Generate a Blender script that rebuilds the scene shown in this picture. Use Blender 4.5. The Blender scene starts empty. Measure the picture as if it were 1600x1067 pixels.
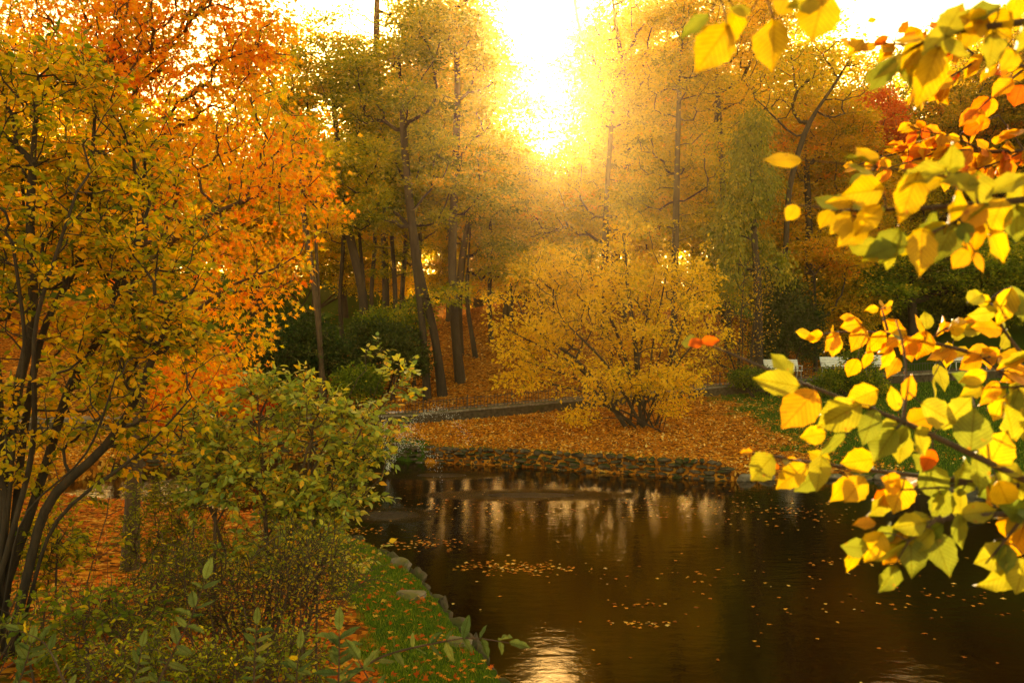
import bpy, math, random
import numpy as np
from mathutils import Vector

C = bpy.context.scene.collection
rng = np.random.default_rng(11)
random.seed(11)
R = math.radians
F = 1256.0            # focal length in pixels of the 1600 px wide photograph
CAMZ = 4.5

# ------------------------------------------------------------------ camera
cam = bpy.data.cameras.new('camera'); cam.sensor_width = 36
cam.lens = 36 * F / 1600; cam.clip_end = 900; cam.clip_start = 0.05
cam.dof.use_dof = True; cam.dof.focus_distance = 16; cam.dof.aperture_fstop = 6.3
co = bpy.data.objects.new('camera', cam); C.objects.link(co)
co.location = (0, 0, CAMZ); co.rotation_euler = (R(90), 0, 0)
bpy.context.scene.camera = co

# ------------------------------------------------------------------ light
SUN_AZ = math.atan((832 - 800) / F)
SUN_EL = math.atan((533 - 112) / F)
sc = bpy.context.scene
w = bpy.data.worlds.new('World'); sc.world = w; w.use_nodes = True
nt = w.node_tree; nt.nodes.clear()
sky = nt.nodes.new('ShaderNodeTexSky'); sky.sky_type = 'NISHITA'; sky.sun_disc = False
sky.sun_elevation = SUN_EL; sky.sun_rotation = SUN_AZ
sky.dust_density = 2.0; sky.air_density = 1.0; sky.ozone_density = 0.5
mul = nt.nodes.new('ShaderNodeMix'); mul.data_type = 'RGBA'; mul.blend_type = 'MULTIPLY'
mul.inputs[0].default_value = 1.0; mul.inputs[7].default_value = (1.0, 0.68, 0.28, 1)
bg = nt.nodes.new('ShaderNodeBackground'); bg.inputs[1].default_value = 0.15
wo = nt.nodes.new('ShaderNodeOutputWorld')
nt.links.new(sky.outputs[0], mul.inputs[6]); nt.links.new(mul.outputs[2], bg.inputs[0])
nt.links.new(bg.outputs[0], wo.inputs[0])
sl = bpy.data.lights.new('sun', 'SUN'); sl.energy = 3.6; sl.angle = R(0.5); sl.color = (1.0, 0.77, 0.44)
so = bpy.data.objects.new('sun', sl); C.objects.link(so)
sd = Vector((math.sin(SUN_AZ) * math.cos(SUN_EL), math.cos(SUN_AZ) * math.cos(SUN_EL), math.sin(SUN_EL)))
so.rotation_euler = sd.to_track_quat('Z', 'Y').to_euler()
vs = sc.view_settings
vs.view_transform = 'Standard'; vs.look = 'None'; vs.exposure = 2.55; vs.gamma = 1
cy = sc.cycles
cy.max_bounces = 6; cy.diffuse_bounces = 3; cy.glossy_bounces = 3; cy.transmission_bounces = 4
cy.volume_bounces = 0; cy.transparent_max_bounces = 4; cy.caustics_reflective = False; cy.caustics_refractive = False
cy.use_denoising = True; cy.sample_clamp_indirect = 6

# ------------------------------------------------------------------ helpers
def at(px, py, D):
    return np.array([(px - 800) / F * D, D, CAMZ - (py - 533.5) / F * D])

def sstep(a, b, x):
    t = np.clip((np.asarray(x, float) - a) / (b - a), 0, 1); return t * t * (3 - 2 * t)

def nz(x, y, s=1.0, k=0):
    x = np.asarray(x, float) * s + k * 7.3; y = np.asarray(y, float) * s - k * 3.1
    return (np.sin(x * 1.3 + 1.7 * np.sin(y * .9 + 1)) + np.sin(y * 1.7 + 1.3 * np.sin(x * 1.1 + 2))
            + .5 * np.sin(2.9 * x + 2.3 * y) + .5 * np.sin(3.7 * y - 3.1 * x + 4)) / 3

def props(o, label=None, cat=None, group=None, kind=None):
    if label: o['label'] = label
    if cat: o['category'] = cat
    if group: o['group'] = group
    if kind: o['kind'] = kind
    return o

def empty(name, loc, label, cat, group=None, rz=0):
    o = bpy.data.objects.new(name, None); C.objects.link(o)
    o.location = [float(v) for v in loc]; o.rotation_euler = (0, 0, rz)
    o.empty_display_size = .3
    return props(o, label, cat, group)

def link(name, me, mat, parent=None, local=False):
    """one mesh object; its vertices are given in world space unless local"""
    me.name = name
    o = bpy.data.objects.new(name, me); C.objects.link(o)
    if mat: me.materials.append(mat)
    if parent is not None:
        o.parent = parent
        if not local:
            L = parent.location
            n = len(me.vertices); a = np.empty(n * 3, np.float32)
            me.vertices.foreach_get('co', a); a = a.reshape(-1, 3) - np.array(L, np.float32)
            me.vertices.foreach_set('co', a.ravel()); me.update()
    return o

def mesh_np(verts, faces_flat, sizes, smooth=False, attrs=None):
    me = bpy.data.meshes.new('m')
    verts = np.asarray(verts, np.float32)
    me.vertices.add(len(verts)); me.vertices.foreach_set('co', verts.ravel())
    ff = np.asarray(faces_flat, np.int32); sizes = np.asarray(sizes, np.int32)
    me.loops.add(len(ff)); me.loops.foreach_set('vertex_index', ff)
    me.polygons.add(len(sizes))
    st = np.zeros(len(sizes), np.int32); st[1:] = np.cumsum(sizes)[:-1]
    me.polygons.foreach_set('loop_start', st); me.polygons.foreach_set('loop_total', sizes)
    me.polygons.foreach_set('use_smooth', np.full(len(sizes), smooth))
    if attrs:
        for k, v in attrs.items():
            v = np.asarray(v, np.float32)
            if v.ndim == 1:
                a = me.attributes.new(k, 'FLOAT', 'POINT'); a.data.foreach_set('value', v)
            else:
                a = me.attributes.new(k, 'FLOAT_VECTOR', 'POINT'); a.data.foreach_set('vector', v.ravel())
    me.update(calc_edges=True); me.validate()
    return me

class MB:
    """collects boxes, tubes and quads into one mesh"""
    def __init__(s): s.v = []; s.f = []; s.z = []; s.n = 0
    def add(s, v, faces):
        v = np.asarray(v, float); s.v.append(v)
        for f in faces: s.f.extend([i + s.n for i in f]); s.z.append(len(f))
        s.n += len(v)
    def box(s, c, size, rz=0, rx=0, jit=0):
        sx, sy, sz = [q / 2 for q in size]
        v = np.array([(x, y, z) for x in (-sx, sx) for y in (-sy, sy) for z in (-sz, sz)], float)
        if jit: v += rng.normal(0, jit, v.shape)
        if rx: c_, s_ = math.cos(rx), math.sin(rx); v = v @ np.array([[1, 0, 0], [0, c_, s_], [0, -s_, c_]])
        if rz: c_, s_ = math.cos(rz), math.sin(rz); v = v @ np.array([[c_, s_, 0], [-s_, c_, 0], [0, 0, 1]])
        s.add(v + np.array(c), [(0, 1, 3, 2), (4, 6, 7, 5), (0, 4, 5, 1), (2, 3, 7, 6), (0, 2, 6, 4), (1, 5, 7, 3)])
    def tube(s, pts, rad, k=6):
        pts = np.asarray(pts, float); m = len(pts)
        if m < 2: return
        rad = np.broadcast_to(np.asarray(rad, float), (m,))
        t = np.gradient(pts, axis=0); t /= np.linalg.norm(t, axis=1)[:, None] + 1e-9
        ref = np.array([1.0, 0.2, 0.1]) if abs(t[0, 0]) < .8 else np.array([0, 1.0, .2])
        a = np.cross(t, ref); a /= np.linalg.norm(a, axis=1)[:, None] + 1e-9
        b = np.cross(t, a)
        th = np.arange(k) * 2 * math.pi / k
        ring = pts[:, None] + rad[:, None, None] * (a[:, None] * np.cos(th)[None, :, None] + b[:, None] * np.sin(th)[None, :, None])
        i = np.arange(m - 1)[:, None] * k; j = np.arange(k)[None]; j2 = (j + 1) % k
        q = np.stack([i + j, i + j2, i + k + j2, i + k + j], -1).reshape(-1) + s.n
        s.v.append(ring.reshape(-1, 3)); s.f.extend(q.tolist()); s.z.extend([4] * ((m - 1) * k))
        s.f.extend([s.n + (m - 1) * k + x for x in range(k)]); s.z.append(k)
        s.n += m * k
    def mesh(s, smooth=False): return mesh_np(np.concatenate(s.v), s.f, s.z, smooth)

# ------------------------------------------------------------------ materials
def mat(name):
    m = bpy.data.materials.new(name); m.use_nodes = True
    t = m.node_tree; p = t.nodes['Principled BSDF']
    return m, t, p
def N(t, k, **kw):
    n = t.nodes.new(k)
    for a, b in kw.items(): setattr(n, a, b)
    return n
def ramp(t, stops, interp='LINEAR'):
    r = N(t, 'ShaderNodeValToRGB'); r.color_ramp.interpolation = interp
    e = r.color_ramp.elements
    while len(e) < len(stops): e.new(.5)
    for i, (p, c) in enumerate(stops): e[i].position = p; e[i].color = (*c, 1)
    return r

def leaf_mat(name, stops, trans=.5, rough=.45, tboost=1.35, veins=False, spec=.12):
    m, t, p = mat(name)
    at_ = N(t, 'ShaderNodeAttribute', attribute_name='rnd')
    r = ramp(t, stops); t.links.new(at_.outputs['Fac'], r.inputs[0])
    col = r.outputs[0]
    geo = N(t, 'ShaderNodeTexCoord')
    no = N(t, 'ShaderNodeTexNoise'); no.inputs['Scale'].default_value = 40 if veins else 6
    t.links.new(geo.outputs['Object'], no.inputs[0])
    mr = N(t, 'ShaderNodeMapRange'); mr.inputs[1].default_value = .3; mr.inputs[2].default_value = .7
    mr.inputs[3].default_value = .78; mr.inputs[4].default_value = 1.18
    t.links.new(no.outputs[0], mr.inputs[0])
    hs = N(t, 'ShaderNodeHueSaturation'); t.links.new(mr.outputs[0], hs.inputs['Value']); t.links.new(col, hs.inputs['Color'])
    col = hs.outputs[0]
    if veins:
        uv = N(t, 'ShaderNodeAttribute', attribute_name='luv')
        sp = N(t, 'ShaderNodeSeparateXYZ'); t.links.new(uv.outputs['Vector'], sp.inputs[0])
        ab = N(t, 'ShaderNodeMath', operation='ABSOLUTE'); t.links.new(sp.outputs[0], ab.inputs[0])
        # side veins: stripes in (v - |u|)
        su = N(t, 'ShaderNodeMath', operation='MULTIPLY_ADD'); t.links.new(ab.outputs[0], su.inputs[0]); su.inputs[1].default_value = -.9
        t.links.new(sp.outputs[1], su.inputs[2])
        m2 = N(t, 'ShaderNodeMath', operation='MULTIPLY'); t.links.new(su.outputs[0], m2.inputs[0]); m2.inputs[1].default_value = 58
        cs = N(t, 'ShaderNodeMath', operation='COSINE'); t.links.new(m2.outputs[0], cs.inputs[0])
        vm = N(t, 'ShaderNodeMapRange'); vm.inputs[1].default_value = .82; vm.inputs[2].default_value = 1.0
        vm.inputs[3].default_value = 0; vm.inputs[4].default_value = 1; t.links.new(cs.outputs[0], vm.inputs[0])
        md = N(t, 'ShaderNodeMapRange'); md.inputs[1].default_value = 0.0; md.inputs[2].default_value = .03
        md.inputs[3].default_value = 1; md.inputs[4].default_value = 0; t.links.new(ab.outputs[0], md.inputs[0])
        mx = N(t, 'ShaderNodeMath', operation='MAXIMUM'); t.links.new(vm.outputs[0], mx.inputs[0]); t.links.new(md.outputs[0], mx.inputs[1])
        mc = N(t, 'ShaderNodeMix', data_type='RGBA', blend_type='MULTIPLY')
        sc_ = N(t, 'ShaderNodeMath', operation='MULTIPLY'); t.links.new(mx.outputs[0], sc_.inputs[0]); sc_.inputs[1].default_value = .8
        t.links.new(sc_.outputs[0], mc.inputs[0]); t.links.new(col, mc.inputs[6]); mc.inputs[7].default_value = (.55, .42, .25, 1)
        col = mc.outputs[2]
        # brown blotches near some edges
        n2 = N(t, 'ShaderNodeTexNoise'); n2.inputs['Scale'].default_value = 60; t.links.new(geo.outputs['Object'], n2.inputs[0])
        r2 = ramp(t, [(0, (0, 0, 0)), (.69, (0, 0, 0)), (.74, (1, 1, 1))]); t.links.new(n2.outputs[0], r2.inputs[0])
        mb = N(t, 'ShaderNodeMix', data_type='RGBA'); t.links.new(r2.outputs[0], mb.inputs[0]); t.links.new(col, mb.inputs[6])
        mb.inputs[7].default_value = (.30, .12, .02, 1); col = mb.outputs[2]
        bp = N(t, 'ShaderNodeBump'); bp.inputs['Strength'].default_value = .35; bp.inputs['Distance'].default_value = .002
        bp.invert = True
        t.links.new(mx.outputs[0], bp.inputs['Height']); t.links.new(bp.outputs[0], p.inputs['Normal'])
    t.links.new(col, p.inputs['Base Color']); p.inputs['Roughness'].default_value = rough
    p.inputs['Specular IOR Level'].default_value = spec
    tr = N(t, 'ShaderNodeBsdfTranslucent')
    vb = N(t, 'ShaderNodeHueSaturation'); vb.inputs['Value'].default_value = tboost; vb.inputs['Saturation'].default_value = 1.06
    t.links.new(col, vb.inputs['Color']); t.links.new(vb.outputs[0], tr.inputs[0])
    ms = N(t, 'ShaderNodeMixShader'); ms.inputs[0].default_value = trans
    t.links.new(p.outputs[0], ms.inputs[1]); t.links.new(tr.outputs[0], ms.inputs[2])
    t.links.new(ms.outputs[0], t.nodes['Material Output'].inputs[0])
    return m

def bark_mat(name, c1, c2, scale=6):
    m, t, p = mat(name)
    g = N(t, 'ShaderNodeTexCoord'); mp = N(t, 'ShaderNodeMapping'); mp.inputs['Scale'].default_value = (scale, scale, scale * .22)
    t.links.new(g.outputs['Object'], mp.inputs[0])
    no = N(t, 'ShaderNodeTexNoise'); no.inputs['Scale'].default_value = 2.2; no.inputs['Detail'].default_value = 8; no.inputs['Roughness'].default_value = .7
    t.links.new(mp.outputs[0], no.inputs[0])
    r = ramp(t, [(.3, c1), (.7, c2)]); t.links.new(no.outputs[0], r.inputs[0]); t.links.new(r.outputs[0], p.inputs['Base Color'])
    p.inputs['Roughness'].default_value = .9
    b = N(t, 'ShaderNodeBump'); b.inputs['Strength'].default_value = .8; b.inputs['Distance'].default_value = .05
    t.links.new(no.outputs[0], b.inputs['Height']); t.links.new(b.outputs[0], p.inputs['Normal'])
    return m

def rock_mat(name, c1, c2, moss):
    m, t, p = mat(name)
    g = N(t, 'ShaderNodeTexCoord')
    n1 = N(t, 'ShaderNodeTexNoise'); n1.inputs['Scale'].default_value = 7; n1.inputs['Detail'].default_value = 8
    n2 = N(t, 'ShaderNodeTexNoise'); n2.inputs['Scale'].default_value = 1.6; n2.inputs['Detail'].default_value = 6
    t.links.new(g.outputs['Object'], n1.inputs[0]); t.links.new(g.outputs['Object'], n2.inputs[0])
    r = ramp(t, [(.3, c1), (.7, c2)]); t.links.new(n1.outputs[0], r.inputs[0])
    ge = N(t, 'ShaderNodeNewGeometry'); sp = N(t, 'ShaderNodeSeparateXYZ'); t.links.new(ge.outputs['Normal'], sp.inputs[0])
    ad = N(t, 'ShaderNodeMath', operation='MULTIPLY_ADD'); t.links.new(sp.outputs[2], ad.inputs[0]); ad.inputs[1].default_value = .3
    t.links.new(n2.outputs[0], ad.inputs[2])
    r2 = ramp(t, [(.62, (0, 0, 0)), (.78, (1, 1, 1))]); t.links.new(ad.outputs[0], r2.inputs[0])
    mx = N(t, 'ShaderNodeMix', data_type='RGBA'); t.links.new(r2.outputs[0], mx.inputs[0]); t.links.new(r.outputs[0], mx.inputs[6])
    mx.inputs[7].default_value = (*moss, 1); t.links.new(mx.outputs[2], p.inputs['Base Color']); p.inputs['Roughness'].default_value = .9; p.inputs['Specular IOR Level'].default_value = .08
    b = N(t, 'ShaderNodeBump'); b.inputs['Strength'].default_value = .7; b.inputs['Distance'].default_value = .04
    t.links.new(n1.outputs[0], b.inputs['Height']); t.links.new(b.outputs[0], p.inputs['Normal'])
    return m

# leaf palettes (real leaf colours)
GREENY = leaf_mat('leaf_yellow_green', [(0, (.11, .15, .012)), (.35, (.32, .31, .018)), (.7, (.66, .47, .02)), (1, (.86, .42, .015))], trans=.58)
PALEG = leaf_mat('leaf_pale_green', [(0, (.17, .24, .03)), (.4, (.38, .40, .05)), (.75, (.64, .52, .04)), (1, (.84, .42, .02))], trans=.45, rough=.4, spec=.35)
MAPLE = leaf_mat('leaf_maple_orange', [(0, (.70, .17, .008)), (.35, (.82, .33, .014)), (.7, (.86, .48, .025)), (1, (.46, .42, .03))], trans=.66)
RED = leaf_mat('leaf_red', [(0, (.5, .04, .006)), (.6, (.7, .12, .01)), (1, (.75, .25, .02))], trans=.55)
OLIVE = leaf_mat('leaf_olive', [(0, (.09, .115, .006)), (.4, (.28, .29, .012)), (.75, (.60, .46, .02)), (1, (.82, .46, .016))], trans=.55)
GOLD = leaf_mat('leaf_gold', [(0, (.24, .22, .010)), (.4, (.60, .45, .016)), (.8, (.82, .56, .018)), (1, (.84, .38, .012))], trans=.55)
BRONZE = leaf_mat('leaf_bronze', [(0, (.18, .17, .008)), (.4, (.52, .33, .010)), (.8, (.76, .42, .014)), (1, (.74, .26, .01))], trans=.55)
YELLOW = leaf_mat('leaf_yellow', [(0, (.46, .33, .010)), (.3, (.78, .50, .016)), (.8, (.90, .60, .025)), (1, (.76, .34, .012))], trans=.5)
DARK = leaf_mat('leaf_dark_green', [(0, (.015, .032, .008)), (.6, (.035, .06, .010)), (1, (.10, .12, .02))], trans=.3)
CONIF = leaf_mat('leaf_conifer', [(0, (.12, .14, .015)), (.6, (.30, .28, .02)), (1, (.55, .38, .03))], trans=.4)
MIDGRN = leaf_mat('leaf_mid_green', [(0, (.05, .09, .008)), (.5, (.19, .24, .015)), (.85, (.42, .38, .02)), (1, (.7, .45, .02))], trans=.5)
LITTER = leaf_mat('leaf_litter', [(0, (.22, .07, .010)), (.3, (.48, .15, .012)), (.6, (.70, .26, .018)), (.85, (.82, .42, .04)), (1, (.82, .60, .18))], trans=.25, rough=.8, spec=.02)
REDLIT = leaf_mat('leaf_litter_red', [(0, (.22, .05, .010)), (.4, (.55, .10, .010)), (.8, (.70, .20, .015)), (1, (.62, .36, .04))], trans=.25, rough=.8, spec=.03)
GRASSM = leaf_mat('grass_blade', [(0, (.06, .12, .008)), (.6, (.12, .20, .012)), (1, (.30, .28, .03))], trans=.4)
FORE = leaf_mat('leaf_foreground', [(0, (.12, .15, .018)), (.3, (.26, .24, .022)), (.52, (.48, .30, .012)), (.75, (.52, .23, .010)), (.9, (.52, .12, .008)), (1, (.42, .03, .005))], trans=.52, rough=.45, veins=True, spec=.16)
SHOOT = leaf_mat('leaf_shoot', [(0, (.07, .11, .03)), (.7, (.18, .21, .05)), (1, (.5, .36, .03))], trans=.45, rough=.75, veins=True, spec=.05)
BARK = bark_mat('bark_dark', (.014, .008, .004), (.055, .032, .015))
BARK2 = bark_mat('bark_brown', (.035, .019, .008), (.12, .068, .03))
TWIG = bark_mat('bark_twig', (.05, .028, .014), (.13, .07, .035), 20)
ROCK = rock_mat('rock', (.05, .038, .026), (.15, .105, .065), (.042, .046, .010))
KERB = rock_mat('kerb_stone', (.10, .08, .06), (.30, .24, .18), (.12, .11, .03))
def plain(name, c, rough=.5, metal=0):
    m, t, p = mat(name)
    g = N(t, 'ShaderNodeTexCoord'); no = N(t, 'ShaderNodeTexNoise'); no.inputs['Scale'].default_value = 9; no.inputs['Detail'].default_value = 6
    t.links.new(g.outputs['Object'], no.inputs[0])
    r = ramp(t, [(.3, tuple(q * .72 for q in c)), (.65, c)]); t.links.new(no.outputs[0], r.inputs[0])
    t.links.new(r.outputs[0], p.inputs['Base Color']); p.inputs['Roughness'].default_value = rough; p.inputs['Metallic'].default_value = metal
    return m
WHITEP = plain('white_bench_paint', (.80, .78, .74), .5)
IRON = plain('fence_iron', (.07, .05, .035), .55, .3)

# ------------------------------------------------------------------ terrain
POND = np.array([(-.25, 10.6), (-1.0, 12.8), (-1.94, 15.2), (-2.6, 16.3), (-3.5, 17.6), (-5.2, 19.2), (-8.4, 20.8), (-12, 22), (-14.5, 24.5),
                 (-13.5, 28), (-10.3, 30.6), (-7, 31.4), (-5, 31.1), (-3.6, 30), (0, 29), (4.3, 27.1), (7.0, 25.9), (9, 26.4), (13, 26.3),
                 (17, 26.0), (24, 25.5), (40, 24), (60, 20), (60, 3), (12, 3), (4, 4.2), (1.2, 6.2), (.3, 8.6)], float)
def pond_d(x, y):
    """signed distance to the pond edge, positive on land"""
    x = np.asarray(x, float); y = np.asarray(y, float)
    best = np.full(x.shape, 1e9); ins = np.zeros(x.shape, bool)
    for i in range(len(POND)):
        a = POND[i]; b = POND[(i + 1) % len(POND)]; e = b - a
        t = np.clip(((x - a[0]) * e[0] + (y - a[1]) * e[1]) / (e @ e), 0, 1)
        best = np.minimum(best, np.hypot(x - a[0] - t * e[0], y - a[1] - t * e[1]))
        c = ((a[1] > y) != (b[1] > y)) & (x < (b[0] - a[0]) * (y - a[1]) / (b[1] - a[1] + 1e-12) + a[0])
        ins ^= c
    return np.where(ins, -best, best)
PX = [-40, -14, -4.6, .9, 8.8, 14, 26.7, 60]
def ypath(x): return np.interp(x, PX, [34.5, 35.5, 36, 36, 38, 40, 42, 45])
def zpath(x): return np.interp(x, PX, [.9, 1.0, 1.18, 1.67, 2.25, 2.55, 3.05, 3.7])
FBX = [-40, -13.5, -10.3, -7, -5, -3.6, 0, 4.3, 7, 9, 13, 17, 24, 40, 60]
FBY = [27, 28, 30.6, 31.4, 31.1, 30, 29, 27.1, 25.9, 26.4, 26.3, 26, 25.5, 24, 20]
def ground(x, y):
    x = np.asarray(x, float); y = np.asarray(y, float)
    d = pond_d(x, y)
    near = .26 + 1.0 * (1 - np.exp(-np.maximum(d, 0) / 4)) + 1.6 * sstep(0, 1, (11 - y) / 11) + .05 * nz(x, y, 1.4)
    near += 1.0 * sstep(6, 22, d)
    yw = np.interp(x, FBX, FBY); yp = ypath(x); zp = zpath(x)
    top = np.interp(x, [-60, 6.9, 7.4, 60], [.5, .5, .2, .2])
    t = np.clip((y - yw) / (yp - yw), 0, 1)
    bank = top + (zp - .4 - top) * t ** 1.05 + .05 * nz(x, y, 1.1, 2) * np.sin(t * math.pi)
    s = np.interp(x, [-30, 8, 16, 60], [.27, .25, .2, .2])
    u = np.maximum(y - yp - 2.4, 0)
    hill = zp + s * np.minimum(u, 36) + .03 * np.maximum(u - 36, 0) + .35 * nz(x, y, .25, 3) * sstep(0, 8, u) + .05 * nz(x, y, 1.3, 1) * sstep(0, 1.5, u)
    far = np.where(y < yp + .12, bank, hill - .03)
    ym = np.interp(x, [-20, -8, -2, 0, 60], [26, 25, 22, 16, 12])
    wgt = sstep(-3, 3, y - ym)
    h = near * (1 - wgt) + far * wgt
    return np.where(d < -.1, -.8, np.where(d < 0.02, np.minimum(h, .1), h))
def g1(x, y): return float(ground(np.array([x]), np.array([y]))[0])

def grassiness(x, y):
    x = np.asarray(x, float); y = np.asarray(y, float); d = pond_d(x, y)
    nse = nz(x, y, .8, 5) * .5 + nz(x, y, 2.3, 6) * .3
    yp = ypath(x)
    fb = sstep(8.2, 13.5, x + nse * 3 + (y - 30) * .12)                     # lawn on the right of the far bank
    fb = np.maximum(fb, .3 * sstep(-7, -9, x)); fb = np.maximum(fb * sstep(-60, -59, x), .75 * sstep(-1.5, -4, x + nse * 2) * sstep(-8.5, -6.5, x) * sstep(3.5, .8, y - np.interp(x, FBX, FBY)) )
    hill = sstep(46, 52, y) * sstep(-6, -9, x) * sstep(-26, -22, x) + sstep(14, 20, x) * .9
    hill = np.clip(np.maximum(hill, sstep(60, 66, y)) + nse * .3, 0, 1)
    far = np.where(y < yp, fb, hill)
    near = sstep(2.2, .9, d + nse * .8) * sstep(18.5, 16, y) * sstep(-7, -4, x) + .12 + .35 * sstep(-.1, .5, nz(x, y, .9, 4)) * sstep(12, 9, y)
    ym = np.interp(x, [-20, -8, -2, 0, 60], [26, 25, 22, 16, 12])
    return np.clip(np.where(y > ym, far, near), 0, 1)

def terrain():
    xs = np.concatenate([np.arange(-150, -40, 4), np.arange(-40, -16, 1), np.arange(-16, 18, .2), np.arange(18, 40, .8), np.arange(40, 151, 4)])
    ys = np.concatenate([np.arange(-30, 2, 1.0), np.arange(2, 44, .2), np.arange(44, 80, .8), np.arange(80, 240, 4)])
    X, Y = np.meshgrid(xs, ys); nx, ny = len(xs), len(ys)
    Z = ground(X, Y)
    d = pond_d(X, Y)
    v = np.stack([X, Y, Z], -1).reshape(-1, 3)
    i = (np.arange(ny - 1)[:, None] * nx + np.arange(nx - 1)[None]).reshape(-1)
    f = np.stack([i, i + 1, i + nx + 1, i + nx], -1).reshape(-1)
    me = mesh_np(v, f, np.full(len(i), 4), True, {'grass': grassiness(X, Y).reshape(-1)})
    m, t, p = mat('ground')
    g = N(t, 'ShaderNodeTexCoord')
    vo = N(t, 'ShaderNodeTexVoronoi'); vo.inputs['Scale'].default_value = 11; vo.inputs['Randomness'].default_value = 1
    nw = N(t, 'ShaderNodeTexNoise'); nw.inputs['Scale'].default_value = 14; nw.inputs['Detail'].default_value = 3
    mw = N(t, 'ShaderNodeMix', data_type='RGBA'); mw.inputs[0].default_value = .1
    t.links.new(g.outputs['Object'], nw.inputs[0]); t.links.new(g.outputs['Object'], mw.inputs[6]); t.links.new(nw.outputs[1], mw.inputs[7])
    t.links.new(mw.outputs[2], vo.inputs[0])
    sx = N(t, 'ShaderNodeSeparateColor'); t.links.new(vo.outputs['Color'], sx.inputs[0])
    rl = ramp(t, [(0, (.06, .025, .008)), (.3, (.20, .065, .010)), (.6, (.42, .13, .012)), (.85, (.58, .23, .018)), (1, (.62, .34, .06))])
    t.links.new(sx.outputs[0], rl.inputs[0])
    n3 = N(t, 'ShaderNodeTexNoise'); n3.inputs['Scale'].default_value = 22; n3.inputs['Detail'].default_value = 8; n3.inputs['Roughness'].default_value = .75
    t.links.new(g.outputs['Object'], n3.inputs[0])
    rg = ramp(t, [(.3, (.022, .045, .006)), (.55, (.055, .095, .010)), (.75, (.12, .14, .02))]); t.links.new(n3.outputs[0], rg.inputs[0])
    a = N(t, 'ShaderNodeAttribute', attribute_name='grass')
    n4 = N(t, 'ShaderNodeTexNoise'); n4.inputs['Scale'].default_value = 2.5; n4.inputs['Detail'].default_value = 9; n4.inputs['Roughness'].default_value = .7
    t.links.new(g.outputs['Object'], n4.inputs[0])
    ma = N(t, 'ShaderNodeMath', operation='ADD'); t.links.new(a.outputs['Fac'], ma.inputs[0]); t.links.new(n4.outputs[0], ma.inputs[1])
    rr = ramp(t, [(.85, (0, 0, 0)), (1.0, (1, 1, 1))])
    mm = N(t, 'ShaderNodeMath', operation='MULTIPLY'); mm.inputs[1].default_value = .92; t.links.new(ma.outputs[0], mm.inputs[0]); t.links.new(mm.outputs[0], rr.inputs[0])
    mx = N(t, 'ShaderNodeMix', data_type='RGBA'); t.links.new(rr.outputs[0], mx.inputs[0]); t.links.new(rl.outputs[0], mx.inputs[6]); t.links.new(rg.outputs[0], mx.inputs[7])
    t.links.new(mx.outputs[2], p.inputs['Base Color']); p.inputs['Roughness'].default_value = .95
    p.inputs['Specular IOR Level'].default_value = 0
    b = N(t, 'ShaderNodeBump'); b.inputs['Strength'].default_value = .9; b.inputs['Distance'].default_value = .05
    t.links.new(n3.outputs[0], b.inputs['Height']); t.links.new(b.outputs[0], p.inputs['Normal'])
    props(link('ground', me, m), kind='structure')

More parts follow.
